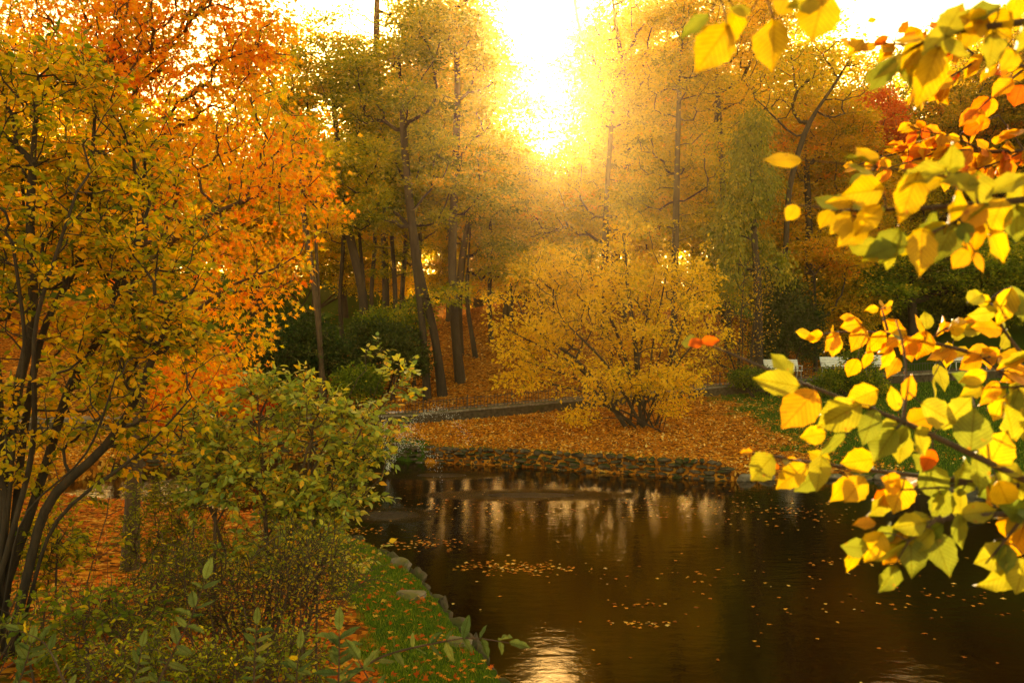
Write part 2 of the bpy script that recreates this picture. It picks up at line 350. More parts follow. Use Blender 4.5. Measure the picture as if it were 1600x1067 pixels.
def water():
    xs = np.linspace(-18, 60, 60); ys = np.linspace(1, 33, 40)
    X, Y = np.meshgrid(xs, ys); v = np.stack([X, Y, np.zeros_like(X)], -1).reshape(-1, 3)
    nx = 60; i = (np.arange(39)[:, None] * nx + np.arange(59)[None]).reshape(-1)
    me = mesh_np(v, np.stack([i, i + 1, i + nx + 1, i + nx], -1).reshape(-1), np.full(len(i), 4), True)
    m, t, p = mat('water')
    p.inputs['Base Color'].default_value = (.008, .0038, .001, 1); p.inputs['Roughness'].default_value = .03; p.inputs['IOR'].default_value = 1.33; p.inputs['Specular IOR Level'].default_value = .5
    g = N(t, 'ShaderNodeTexCoord')
    mp = N(t, 'ShaderNodeMapping'); mp.inputs['Scale'].default_value = (1, 1.9, 1); t.links.new(g.outputs['Object'], mp.inputs[0])
    n1 = N(t, 'ShaderNodeTexNoise'); n1.inputs['Scale'].default_value = 2.6; n1.inputs['Detail'].default_value = 3
    n2 = N(t, 'ShaderNodeTexNoise'); n2.inputs['Scale'].default_value = 26; n2.inputs['Detail'].default_value = 3
    t.links.new(mp.outputs[0], n1.inputs[0]); t.links.new(mp.outputs[0], n2.inputs[0])
    # patches roughened by falling fountain drops
    acc = None
    for (px, py, rx, ry) in [(690, 742, 1.9, .9), (830, 773, 2.9, .8), (608, 805, 1.1, .9), (500, 800, 2.0, .8)]:
        D = CAMZ * F / (py - 533.5); c = ((px - 800) / F * D, D, 0)
        m3 = N(t, 'ShaderNodeMapping'); m3.vector_type = 'POINT'
        m3.inputs['Scale'].default_value = (1 / rx, 1 / ry, 0); m3.inputs['Location'].default_value = (-c[0] / rx, -c[1] / ry, 0)
        t.links.new(g.outputs['Object'], m3.inputs[0])
        ln = N(t, 'ShaderNodeVectorMath', operation='LENGTH'); t.links.new(m3.outputs[0], ln.inputs[0])
        mr = N(t, 'ShaderNodeMapRange'); mr.interpolation_type = 'SMOOTHSTEP'
        mr.inputs[1].default_value = 1.25; mr.inputs[2].default_value = .35; mr.inputs[3].default_value = 0; mr.inputs[4].default_value = 1
        t.links.new(ln.outputs['Value'], mr.inputs[0])
        if acc is None: acc = mr.outputs[0]
        else:
            mx = N(t, 'ShaderNodeMath', operation='MAXIMUM'); t.links.new(acc, mx.inputs[0]); t.links.new(mr.outputs[0], mx.inputs[1]); acc = mx.outputs[0]
    b1 = N(t, 'ShaderNodeBump'); b1.inputs['Strength'].default_value = .024; b1.inputs['Distance'].default_value = .3
    t.links.new(n1.outputs[0], b1.inputs['Height'])
    k = N(t, 'ShaderNodeMath', operation='MULTIPLY_ADD'); t.links.new(acc, k.inputs[0]); k.inputs[1].default_value = .45; k.inputs[2].default_value = .02
    b2 = N(t, 'ShaderNodeBump'); b2.inputs['Distance'].default_value = .05
    t.links.new(k.outputs[0], b2.inputs['Strength']); t.links.new(n2.outputs[0], b2.inputs['Height']); t.links.new(b1.outputs[0], b2.inputs['Normal'])
    t.links.new(b2.outputs[0], p.inputs['Normal'])
    rk = N(t, 'ShaderNodeMath', operation='MULTIPLY_ADD'); t.links.new(acc, rk.inputs[0]); rk.inputs[1].default_value = .25; rk.inputs[2].default_value = .03
    t.links.new(rk.outputs[0], p.inputs['Roughness'])
    props(link('water', me, m), kind='structure')

# ------------------------------------------------------------------ leaves
def tmpl(kind):
    if kind == 'kite':
        v = [(0, 0, 0), (.34, .45, .05), (0, 1, -.05), (-.34, .45, .05)]; f = [(0, 1, 2), (0, 2, 3)]
    elif kind == 'ovate':
        v = [(0, 0, 0), (.24, .18, .05), (.33, .45, .07), (.17, .78, .03), (0, 1.02, -.1), (-.17, .78, .03), (-.33, .45, .07), (-.24, .18, .05), (0, .45, 0)]
        f = [(0, 1, 2, 8), (8, 2, 3, 4), (8, 4, 5, 6), (0, 8, 6, 7)]
    elif kind == 'narrow':
        v = [(0, 0, 0), (.12, .25, .02), (.10, .65, 0), (0, 1, -.08), (-.10, .65, 0), (-.12, .25, .02)]; f = [(0, 1, 2, 3), (0, 3, 4, 5)]
    elif kind == 'maple':
        ang = [-90, -38, -5, 22, 55, 72, 90, 108, 125, 158, 185, 218]
        rad = [.12, .30, .62, .30, .78, .42, 1, .42, .78, .30, .62, .30]
        v = [(0, .32, 0)] + [(.62 * r * math.cos(R(a)), .32 + .62 * r * math.sin(R(a)), -.12 * r * r) for a, r in zip(ang, rad)]
        f = [(0, 1 + i, 1 + (i + 1) % 12) for i in range(12)]
    elif kind == 'blade':
        v = [(-.03, 0, 0), (.03, 0, 0), (.02, .6, .06), (0, 1, .22), (-.02, .6, .06)]; f = [(0, 1, 2, 4), (4, 2, 3)]
    elif kind == 'full' or kind == 'lance':
        n = 11 if kind == 'full' else 9; v = []; f = []
        for j in range(n):
            s = j / (n - 1)
            if kind == 'full': wd = [.0, .20, .31, .365, .39, .385, .35, .285, .19, .075, .0][j]
            else: wd = .17 * (math.sin(math.pi * s ** .8)) ** .85
            for i, u in enumerate((-1, -.5, 0, .5, 1)):
                ser = 1 + (.05 if j % 2 else -.05) * (abs(u) == 1)
                v.append((u * wd * ser, s, .11 * abs(u) + .045 * math.sin(15 * s + u * 3) * abs(u) ** 2 - .20 * s * s))
        for j in range(n - 1):
            for i in range(4):
                a = j * 5 + i; f.append((a, a + 1, a + 6, a + 5))
    return np.array(v, float), f

def leaves_mesh(pos, axis, nrm, size, kind='kite', rnd=None, wid=None, bend=True, uv=False):
    V, Fc = tmpl(kind); n = len(pos); k = len(V)
    axis = axis / (np.linalg.norm(axis, axis=1)[:, None] + 1e-9)
    side = np.cross(axis, nrm); side /= np.linalg.norm(side, axis=1)[:, None] + 1e-9
    nn = np.cross(side, axis)
    size = np.broadcast_to(size, (n,)).astype(float)
    ws = rng.uniform(.66, 1.05, n) if wid is None else wid
    cu = rng.uniform(-.4, 1.5, n)
    P = pos[:, None] + size[:, None, None] * (V[None, :, 0, None] * ws[:, None, None] * side[:, None] + V[None, :, 1, None] * axis[:, None]
                                              + (V[None, :, 2] * cu[:, None])[..., None] * nn[:, None])
    ff = []; zz = []
    flat = np.concatenate([np.array(f) for f in Fc]); sizes = np.array([len(f) for f in Fc])
    FF = (flat[None] + (np.arange(n) * k)[:, None]).reshape(-1); ZZ = np.tile(sizes, n)
    if rnd is None: rnd = rng.random(n)
    at_ = {'rnd': np.repeat(np.clip(rnd, 0, 1), k)}
    if uv:
        l = np.zeros((n, k, 3)); l[:, :, :2] = V[None, :, :2]; at_['luv'] = l.reshape(-1, 3)
    return mesh_np(P.reshape(-1, 3), FF, ZZ, uv or kind == 'ovate', at_)

def unit(v): return v / (np.linalg.norm(v, axis=-1, keepdims=True) + 1e-9)

# ------------------------------------------------------------------ tree growing
def dens(pts, step):
    pts = np.asarray(pts, float); out = [pts[0]]
    for a, b in zip(pts[:-1], pts[1:]):
        k = max(1, int(np.linalg.norm(b - a) / step))
        for j in range(1, k + 1): out.append(a + (b - a) * j / k)
    return np.array(out)

def smooth_line(pts, step):
    p = dens(pts, step)
    for _ in range(3):
        q = p.copy(); q[1:-1] = (p[:-2] + 2 * p[1:-1] + p[2:]) / 4; p = q
    return p

def grow(trunks, att, start=.3, wlen=.35, step=.5, jit=.12, bow=.12, attach=False):
    """trunks: list of polylines; every attractor joins the nearest cheap node"""
    cap = 200 + sum(len(dens(t, step)) for t in trunks) + len(att) * 30
    nd = np.zeros((cap, 3)); par = np.full(cap, -1); pl = np.zeros(cap); ok = np.zeros(cap, bool); n = 0
    for ti, t in enumerate(trunks):
        q = smooth_line(t, step); m = len(q)
        nd[n:n + m] = q; par[n + 1:n + m] = np.arange(n, n + m - 1); par[n] = -1
        if attach and ti: par[n] = int(np.argmin(np.linalg.norm(nd[:n] - q[0], axis=1)))
        pl[n:n + m] = np.arange(m) * step; ok[n + int(m * start):n + m] = True; n += m
    ntr = n
    ref = np.mean([t[-1] for t in trunks], 0) * .5 + np.mean([t[0] for t in trunks], 0) * .5
    order = np.argsort(np.linalg.norm(att - ref, axis=1) + rng.random(len(att)) * .3)
    tips = []; tdir = []
    for a in att[order]:
        idx = np.nonzero(ok[:n])[0]; df = a - nd[idx]; d = np.sqrt((df * df).sum(1))
        cost = d + wlen * pl[idx] + .35 * np.maximum(0, -df[:, 2])
        j = idx[np.argmin(cost)]; d = np.linalg.norm(a - nd[j])
        if d < step * .3: 
            tips.append(j); tdir.append(a - nd[par[j]] if par[j] >= 0 else np.array([0, 0, 1.])); continue
        k = max(1, int(math.ceil(d / step))); k = min(k, 14); p0 = nd[j].copy(); prev = j
        off = rng.normal(0, 1, 3) * d * .05
        for i in range(1, k + 1):
            s = i / k; q = p0 + (a - p0) * s + (off + np.array([0, 0, -bow * d])) * math.sin(math.pi * s)
            if i < k: q = q + rng.normal(0, jit * step, 3)
            nd[n] = q; par[n] = prev; pl[n] = pl[prev] + d / k; ok[n] = True; prev = n; n += 1
            if n >= cap - 20: break
        tips.append(prev); tdir.append(nd[prev] - nd[par[prev]])
        if n >= cap - 20: break
    return nd[:n], par[:n], np.array(tips), unit(np.array(tdir)), ntr

def wood(nd, par, R0, rtip, tips, sides=(9, 4), flare=1.35, minlen=0):
    n = len(nd); cnt = np.zeros(n); 
    for i in tips: cnt[i] += 1
    cnt = np.maximum(cnt, 0)
    for i in range(n - 1, -1, -1):
        if cnt[i] == 0: cnt[i] = .6
        if par[i] >= 0: cnt[par[i]] += cnt[i]
    tot = cnt[par == -1].max(); e = math.log(R0 / rtip) / math.log(max(tot, 3))
    rad = rtip * np.maximum(cnt, 1) ** e
    kids = [[] for _ in range(n)]
    for i in range(n):
        if par[i] >= 0: kids[par[i]].append(i)
    mb = MB()
    main = [max(k, key=lambda q: cnt[q]) if k else -1 for k in kids]
    for i in range(n):
        p = par[i]
        if p == -1 or main[p] != i:
            path = [] if p == -1 else [p]
            j = i
            while j != -1: path.append(j); j = main[j]
            if len(path) < 2: continue
            r = rad[path].copy()
            if p != -1: r[0] = min(rad[p] * .8, r[1] * 1.25)
            else:
                m = min(4, len(r)); r[:m] *= np.linspace(flare, 1, m)
            r[-1] *= .5
            k = sides[0] if r.max() > R0 * .3 else sides[1]
            pts = nd[path]
            mb.tube(pts, r, k)
    return mb

def envelope(n, blobs, gap=.25, sep=0, gs=.5, seed=0):
    """attractors inside a union of ellipsoids (centre, radii), pushed towards their outer shells"""
    vol = np.array([b[1][0] * b[1][1] * b[1][2] for b in blobs]) ** .8; vol /= vol.sum()
    out = []
    tries = 0
    while len(out) < n and tries < 60:
        tries += 1
        k = rng.choice(len(blobs), n * 2, p=vol)
        d = unit(rng.normal(0, 1, (n * 2, 3))); r = rng.random(n * 2) ** (1 / 2.6)
        c = np.array([blobs[i][0] for i in k]); rr = np.array([blobs[i][1] for i in k])
        q = c + d * rr * r[:, None]
        g = nz(q[:, 0] + q[:, 1] * .6, q[:, 2] * 1.3 + q[:, 1] * .4, gs, seed)
        q = q[g > (gap - 1)]
        if sep:
            for x in q:
                if len(out) >= n: break
                if not out or (((np.array(out[-400:]) - x) ** 2).sum(1).min() > sep * sep): out.append(x)
        else: out.extend(q[:n - len(out)])
    return np.array(out)

def leaf_cloud(tips, dirs, per, rc, size, kind, droop=.3, flat=.6, rmean=None, rspread=.25, up=.55, twigs=None, tl=0):
    n = len(tips); P = np.repeat(tips, per, 0); Dn = np.repeat(dirs, per, 0)
    off = rng.normal(0, 1, P.shape) * np.array([rc, rc, rc * flat])
    u = rng.random((len(P), 1))
    pos = P + off * (.4 + .6 * u) - Dn * tl * (1 - u)
    ax = unit(off / rc + Dn * .6 + rng.normal(0, .6, P.shape)); ax[:, 2] -= droop; ax = unit(ax)
    nr = rng.normal(0, 1, P.shape); nr[:, 2] += up * 2.2; nr = unit(nr)
    sz = size * rng.uniform(.65, 1.25, len(P))
    cl = np.repeat(rng.normal(0, rspread * .8, n), per)
    rd = (rng.random(len(P)) if rmean is None else np.clip(rmean + cl * 1.25 + rng.normal(0, rspread * .6, len(P)), 0, 1))
    return leaves_mesh(pos, ax, nr, sz, kind, rd)

def twig_leaves(tips, dirs, per, tlen, size, kind, mbw, rmean=.5, rspread=.3, droop=.35, rt=.003, up=.6):
    """each tip carries a thin twig with alternate leaves"""
    n = len(tips); P0 = tips; d = unit(dirs + rng.normal(0, .35, dirs.shape)); L = tlen * rng.uniform(.6, 1.3, n)
    P2 = P0 + d * L[:, None] + np.array([0, 0, -.10]) * L[:, None]; P1 = (P0 + P2) / 2 + np.array([0, 0, .05]) * L[:, None]
    for a, b, c in zip(P0, P1, P2): mbw.tube([a, b, c], [rt * 1.3, rt, rt * .5], 3)
    t = np.tile((np.arange(per) + .6) / per, n) ; t = np.clip(t + rng.normal(0, .04, len(t)), 0, 1)[:, None]
    A = np.repeat(P0, per, 0); B = np.repeat(P1, per, 0); Cc = np.repeat(P2, per, 0); dd = np.repeat(d, per, 0)
    pos = (1 - t) ** 2 * A + 2 * t * (1 - t) * B + t * t * Cc
    sgn = np.tile(np.where(np.arange(per) % 2, 1., -1.), n)[:, None]
    sd_ = unit(np.cross(dd, np.array([0, 0, 1.]) + rng.normal(0, .3, dd.shape)))
    ax = unit(sd_ * sgn * (1.05 - .6 * t) + dd * .7 + rng.normal(0, .3, dd.shape)); ax[:, 2] -= droop; ax = unit(ax)
    nr = rng.normal(0, .55, pos.shape); nr[:, 2] += up * 1.6
    cl = np.repeat(rng.normal(0, rspread * .6, n), per)
    rd = np.clip(rmean + cl + rng.normal(0, rspread, len(pos)), 0, 1)
    pos = pos + ax * size * .12
    return leaves_mesh(pos, ax, unit(nr), size * rng.uniform(.6, 1.2, len(pos)), kind, rd)

def blob(px, py, rx, ry, D, rd=None):
    c = at(px, py, D); k = D / F
    return (c, (rx * k, (rd if rd else rx * k * .8), ry * k))

def tree(name, label, cat, D, trunk, R0, blobs, nat, lm, bark=BARK, per=40, rc=.5, size=.16, kind='kite', start=.35, gap=.25, rmean=.5,
         rspread=.22, step=.7, rtip=.012, group='trees on the wooded slope', dz=None, wlen=.3, flat=.3, gs=1.5, seed=0, droop=.3, bow=.12, extra=None):
    """trunk = [(px, py), ...] first point at the foot (its py is replaced by the ground)"""
    pts = []
    for i, q in enumerate(trunk):
        dd = D + (q[2] if len(q) > 2 else 0)
        p = at(q[0], q[1], dd)
        if i == 0: p[2] = g1(p[0], p[1]) - .15
        pts.append(p)
    root = empty(name, pts[0] + np.array([0, 0, .15]), label, cat, group)
    trunks = [np.array(pts)]
    if extra:
        for e in extra:
            q = [at(a, b, D + (c if c else 0)) for a, b, c in e]; q[0][2] = g1(q[0][0], q[0][1]) - .15; trunks.append(np.array(q))
    att = envelope(int(nat * .9), [blob(b[0], b[1], b[2], b[3], D + (b[4] if len(b) > 4 else 0)) for b in blobs], gap + .3, gs=gs, seed=seed)
    tp = trunks[0]; tx = np.interp(att[:, 2], tp[:, 2], tp[:, 0]); lo = np.quantile(att[:, 2], .6)
    att = att[~((np.abs(att[:, 0] - tx) < 1.0 + .2 * R0) & (att[:, 2] < lo) & (att[:, 1] < D + .5))]
    nd, par, tips, td, _ = grow(trunks, att, start, wlen, step, bow=bow)
    link('trunk', wood(nd, par, R0, rtip, tips).mesh(True), bark, root)
    link('crown', leaf_cloud(nd[tips], td, int(per * 2.6), rc * 1.15, size * 1.2, kind, rmean=rmean, rspread=rspread, flat=flat, droop=droop, up=.4), lm, root)
    return root

terrain(); water()
# ------------------------------------------------------------------ stone work, path, fence, benches
def rock_mesh(c, s, seed, rz=0, sub=2):
    import bmesh
    bm = bmesh.new(); bmesh.ops.create_icosphere(bm, subdivisions=sub, radius=1)
    r2 = np.random.default_rng(seed); ph = r2.uniform(0, 9, 6)
    pl = [unit(r2.normal(0, 1, 3)) for _ in range(13)]
    for v in bm.verts:
        p = np.array(v.co); 
        for q in pl:
            k = p @ q
            if k > .6: p = p - q * (k - .6) * .95
        p = p * (1 + .07 * math.sin(5 * p[0] + ph[0]) * math.sin(6 * p[1] + ph[1]) + .05 * math.sin(11 * p[2] + ph[2]))
        v.co = p
    vs_ = np.array([v.co[:] for v in bm.verts]) * np.array(s) / 2
    fs = [[v.index for v in f.verts] for f in bm.faces]; bm.free()
    c_, s_ = math.cos(rz), math.sin(rz)
    vs_ = vs_ @ np.array([[c_, s_, 0], [-s_, c_, 0], [0, 0, 1]])
    return vs_ + np.array(c), fs

def stone_wall(pts, h, name, label, hs=(.12, .2)):
    """rough coursed stones laid along a line of the bank"""
    mb = MB(); pts = np.array(pts); seg = np.diff(pts, axis=0); L = np.concatenate([[0], np.cumsum(np.hypot(seg[:, 0], seg[:, 1]))])
    core = dens(np.column_stack([pts, np.zeros(len(pts))]), .5)
    z = -.25; row = 0
    while z < h - .03:
        rh = rng.uniform(*hs); s = -rng.uniform(0, .3)
        while s < L[-1]:
            ln = rng.uniform(.16, .62); m = s + ln / 2
            if 0 <= m <= L[-1]:
                x = np.interp(m, L, pts[:, 0]); y = np.interp(m, L, pts[:, 1]); k = min(np.searchsorted(L, m, 'right') - 1, len(seg) - 1); k = max(k, 0)
                a = math.atan2(seg[k][1], seg[k][0])
                v, f = rock_mesh((x + rng.normal(0, .03), y + rng.normal(0, .035) + z * .05 + .05, z + rh / 2 + rng.normal(0, .025)), (ln * 1.12, rng.uniform(.36, .52), rh * rng.uniform(.95, 1.5)), rng.integers(1e6), a + rng.normal(0, .12), 2)
                mb.add(v, f)
            s += ln
        z += rh * .92; row += 1
    o = link(name, mb.mesh(False), ROCK); props(o, label, 'stone wall'); return o

stone_wall([(-13.5, 28), (-10.3, 30.6), (-7, 31.4), (-5, 31.1), (-3.6, 30), (0, 29), (4.3, 27.1), (7.0, 25.9)], .5, 'stone_wall', 'rough mossy stone wall along the far edge of the pond below the leafy bank')
# low kerb east of the wall
mb = MB(); s = 7.15
while s < 34:
    ln = rng.uniform(.5, 1.3); y = float(np.interp(s + ln / 2, FBX, FBY)); y2 = float(np.interp(s + ln / 2 + .1, FBX, FBY))
    v, f = rock_mesh((s + ln / 2, y, .06), (ln * 1.1, .5, .36), rng.integers(1e6), math.atan2(y2 - y, .1)); mb.add(v, f); s += ln
props(link('pond_kerb', mb.mesh(), KERB), 'low pale stone kerb along the pond below the green lawn', 'kerb')

def strip(x0, x1, off0, off1, dz0, dz1, step=.5):
    xs = np.arange(x0, x1 + .01, step); a = np.stack([xs, ypath(xs) + off0, zpath(xs) + dz0], 1); b = np.stack([xs, ypath(xs) + off1, zpath(xs) + dz1], 1)
    n = len(xs); v = np.concatenate([a, b]); f = [(i, i + 1, n + i + 1, n + i) for i in range(n - 1)]
    return v, f
PATHM = plain('path_grit', (.20, .13, .08), .9)
mb = MB(); mb.add(*strip(-30, 45, .4, 2.5, .02, .02)); props(link('path', mb.mesh(), PATHM), kind='structure')
WALLM = rock_mat('wall_dark_stone', (.035, .026, .018), (.11, .08, .05), (.06, .07, .015))
def swept(prof, x0, x1, step, jz=0):
    xs = np.arange(x0, x1 + .01, step); m = len(prof); v = []; f = []
    for i, x in enumerate(xs):
        yy, zz = float(ypath(x)), float(zpath(x)); j = rng.normal(0, jz)
        for a, b in prof: v.append((x, yy + a + rng.normal(0, jz * .5), zz + b + j))
    for i in range(len(xs) - 1):
        for k in range(m):
            a = i * m + k; b = i * m + (k + 1) % m; f.append((a, b, b + m, a + m))
    f.append(tuple(range(m))); f.append(tuple((len(xs) - 1) * m + k for k in reversed(range(m))))
    return v, f
root = empty('retaining_wall', (0, 36, 1.2), 'low dark retaining wall with a pale coping slab that carries the sloping path', 'retaining wall')
mb = MB(); mb.add(*swept([(0, -.8), (0, -.03), (.34, -.03), (.34, -.8)], -30, 45, .5, .006)); link('wall_face', mb.mesh(), WALLM, root)
mb = MB(); x = -30.
while x < 44.6:
    ln = rng.uniform(.8, 1.2); mb.add(*swept([(-.07, -.027), (-.07, .065), (.42, .065), (.42, -.027)], x + .012, x + ln - .012, (ln - .024) / 2, .004)); x += ln
link('coping', mb.mesh(), KERB, root)

def fence(x0, x1, label, skip=0, h=.55, pale=False):
    root = empty('path_fence', (x0, float(ypath(x0)) + .2, float(zpath(x0))), label, 'fence', 'low picket fences along the path')
    xs = np.arange(x0, x1 + .01, 2.0)
    for a in xs:
        m = MB(); b = (a, float(ypath(a)) + .2, float(zpath(a)) + .06)
        m.tube([(b[0], b[1], b[2]), (b[0], b[1], b[2] + h + .06)], .026, 6); m.tube([(b[0], b[1], b[2] + h + .06), (b[0], b[1], b[2] + h + .10)], [.036, .01], 6)
        link('post', m.mesh(), IRON, root)
    for a in xs[:-1]:
        m = MB(); q = np.arange(a + .15, a + 1.95, .15)
        for s in q:
            b = (s, float(ypath(s)) + .2, float(zpath(s)) + .06); t = rng.normal(0, .008)
            m.tube([(b[0], b[1], b[2]), (b[0] + t, b[1], b[2] + h)], .013, 4)
        for hh in (h * .22, h * .88):
            m.tube([(s, float(ypath(s)) + .2, float(zpath(s)) + .06 + hh) for s in (a, a + 1, a + 2)], .013, 4)
        link('picket_panel', m.mesh(), IRON, root)
fence(-8, 10, 'low rusty picket fence on the coping below the bare tree trunks')
fence(12.2, 30.2, 'low dark picket fence in front of the white benches above the lawn')

def bench(x, rz, label):
    y = float(ypath(x)) + 1.15; z = float(zpath(x)) + .03
    root = empty('park_bench', (x, y, z), label, 'bench', 'white slatted benches along the path', rz)
    m = MB()
    for i in range(5): m.box((0, -.20 + i * .10, .44 + .012 * (i == 0) * -1), (1.8, .082, .03))
    link('seat', m.mesh(), WHITEP, root, True)
    m = MB()
    for i in range(6): m.box((0, .27 + .035 * i, .53 + .085 * i), (1.8, .026, .072), rx=-.35)
    link('backrest', m.mesh(), WHITEP, root, True)
    for s in (-.82, .82):
        m = MB(); m.tube([(s, .40, 0), (s, .27, .25), (s, .25, .44), (s, .36, .78), (s, .46, 1.0)], .024, 6)
        m.tube([(s, -.26, 0), (s, -.20, .25), (s, -.23, .42), (s, .25, .42)], .024, 6); link('leg', m.mesh(True), WHITEP, root, True)
        m = MB(); m.box((s * 1.05, .02, .68), (.06, .56, .035)); m.tube([(s * 1.05, -.22, .43), (s * 1.05, -.22, .665)], .02, 6); link('armrest', m.mesh(), WHITEP, root, True)
bench(13.9, R(4), 'white slatted bench standing alone beside the dark yew bushes, leftmost bench')
bench(17.0, R(2), 'white slatted bench half hidden behind a green bush, next to the leftmost bench')
bench(19.2, R(2), 'white slatted bench behind the orange leaf spray, third from the left')
bench(24.3, R(3), 'white slatted bench at the top end of the path above the lawn, rightmost bench')

# boulders at the near edge of the pond
edge = dens(np.column_stack([POND[[28 - 1, 0, 1, 2, 3, 4, 5, 6]] if False else POND[[27, 0, 1, 2, 3, 4, 5, 6]], np.zeros(8)]), .1)
looks = ['flat grey slab', 'mossy round boulder', 'pale angular stone', 'dark wet boulder', 'brown split stone', 'small rounded stone', 'wedge shaped stone', 'squat pitted boulder']
i = 0; s = 4; cnt = 0
while s < len(edge) - 4 and cnt < 46:
    ln = rng.uniform(.18, .6); p = edge[int(s)]; q = edge[min(int(s) + 3, len(edge) - 1)]
    a = math.atan2(q[1] - p[1], q[0] - p[0]); hh = rng.uniform(.18, .34)
    n_ = np.array([math.sin(a), -math.cos(a)]) * rng.normal(-.02, .05)
    c = (p[0] + n_[0], p[1] + n_[1], .02 + hh * .35)
    v, f = rock_mesh((0, 0, 0), (ln * 1.15, ln * rng.uniform(.7, 1), hh * 1.3), rng.integers(1e6), a, 3)
    m = MB(); m.add(v, f); o = link('edge_stone', m.mesh(False), ROCK); o.location = c
    props(o, 'rough mossy stone in the row that edges the near grass bank', 'stone', 'edging stones along the near bank of the pond')
    s += ln * 10 * .8; cnt += 1
for (px, py, D, sz, lb) in [(640, 962, 12.9, (.62, .5, .2), 'flat pale stone slab lying in the near grass bank'),
                            (716, 1048, 11.0, (.5, .4, .14), 'flat brown stone slab in the grass near the bottom of the photo'),
                            (628, 905, 15.0, (.55, .5, .42), 'largest pale boulder at the pond edge beside the shrub')]:
    p = at(px, py, D); z = g1(p[0], p[1])
    v, f = rock_mesh((0, 0, 0), sz, 5 + int(px), .4, 3); m = MB(); m.add(v, f); o = link('flat_stone', m.mesh(False), KERB); o.location = (p[0], p[1], max(z, .05) + .02)
    props(o, lb, 'stone')

# ------------------------------------------------------------------ wooded slope
SL = 'trees on the wooded slope'
tree('leaning_tree', 'tall tree with a thick dark leaning trunk right of the orange maple, olive crown', 'tree', 42,
     [(572, 520), (568, 450), (545, 370), (534, 280), (520, 150), (505, 60)], .23,
     [(500, 110, 75, 90), (455, 215, 60, 70), (555, 215, 60, 80), (500, 310, 60, 45)], 300, OLIVE, rmean=.55, gap=.35,
     extra=[[(575, 520, .4), (570, 450, .4), (560, 360, .2), (556, 250, 0)]])
tree('slender_tree', 'slender tree with a pair of thin pale stems in front of the sunlit glade', 'tree', 37,
     [(508, 560), (495, 470), (484, 400), (472, 330), (470, 240)], .13, [(465, 250, 55, 60), (490, 340, 45, 30)], 90, GOLD, bark=BARK2, rmean=.6, gap=.5,
     extra=[[(503, 560, .3), (499, 470, .3), (492, 360, .3), (494, 280, .3)]])
tree('bare_topped_tree', 'tall tree whose thin nearly bare top stands against the sky left of centre', 'tree', 46,
     [(604, 500), (602, 400), (594, 240), (588, 80), (590, -70)], .2, [(590, 20, 60, 110), (585, -50, 75, 50)], 190, GOLD, per=9, rmean=.5, rc=.4, gap=.6, rtip=.014)
tree('dark_stem_tree', 'thin crooked dark tree between the two thickest trunks', 'tree', 44,
     [(620, 510), (617, 430), (610, 350), (612, 270)], .13, [(600, 330, 60, 60), (620, 400, 50, 40)], 110, OLIVE, rmean=.5, gap=.5)
tree('forked_tree', 'big tree with two trunks leaning left from one root above the path', 'tree', 40.5,
     [(692, 590), (680, 520), (655, 430), (640, 320), (628, 180), (622, 60)], .21,
     [(620, 150, 95, 85), (575, 270, 85, 60), (650, 260, 90, 60), (665, 60, 70, 60), (610, 330, 90, 35), (560, 130, 50, 70), (690, 460, 40, 30, -1)], 520, OLIVE, rmean=.48, gap=.3,
     extra=[[(668, 596, -.3), (662, 520, -.3), (652, 440, 0), (640, 330, 0)]])
tree('straight_tree', 'straight thick trunk with flared roots right of the forked tree', 'tree', 42.5,
     [(720, 578), (709, 500), (706, 400), (712, 250), (716, 110), (708, 10)], .23,
     [(715, 125, 65, 90), (745, 90, 45, 110), (700, 300, 90, 60), (735, 230, 50, 70), (690, 20, 70, 50), (780, -110, 90, 50)], 520, OLIVE, rmean=.6, gap=.3)  # last blob: unseen foliage added above the frame to cut glare on the water
tree('curved_tree', 'tree with a dark trunk curving behind the flared one on the leafy slope', 'tree', 47.5,
     [(744, 545), (728, 470), (733, 380), (742, 280), (748, 220)], .22, [(735, 330, 60, 60), (765, 300, 40, 60), (770, 400, 45, 40)], 260, OLIVE, rmean=.62, gap=.3,
     extra=[[(718, 545, .8), (716, 470, .8), (722, 400, .5), (733, 340, .2)]])
tree('glowing_tree', 'golden tree standing in the glare right under the sun', 'tree', 50,
     [(945, 520), (945, 400), (948, 300), (955, 200), (962, 110)], .22, [(975, 170, 70, 90), (935, 130, 40, 90), (880, -110, 90, 50), (930, 300, 90, 60), (850, 330, 80, 55), (1000, 300, 80, 60)], 640, GOLD, rmean=.5, gap=.2)  # topmost blob is added out of view to screen sky from the pond
tree('sparse_tall_tree', 'tall thin crowned golden tree reaching above the frame right of the sun', 'tree', 52,
     [(975, 520), (978, 300), (985, 160), (965, 60), (950, -60)], .17, [(960, 30, 75, 70), (1010, 40, 60, 90), (1000, -60, 110, 50)], 330, GOLD, per=22, rc=.5, rmean=.6, gap=.5)
tree('golden_tree', 'broad golden tree behind the hazel bush with airy top', 'tree', 46,
     [(1052, 560), (1055, 400), (1058, 250), (1062, 120), (1070, 0)], .2, [(1060, 230, 85, 80), (1075, 120, 75, 60), (1030, 330, 80, 60), (1085, 30, 70, 70)], 480, GOLD, per=32, rmean=.45, gap=.3)
tree('yellow_topped_tree', 'tall yellow topped tree directly left of the green conifer', 'tree', 50,
     [(1138, 560), (1134, 400), (1128, 250), (1118, 100), (1112, -30)], .2, [(1140, 60, 85, 70), (1190, 10, 70, 60), (1120, 160, 70, 60), (1110, 280, 60, 70)], 420, YELLOW, per=22, rmean=.4, gap=.45)
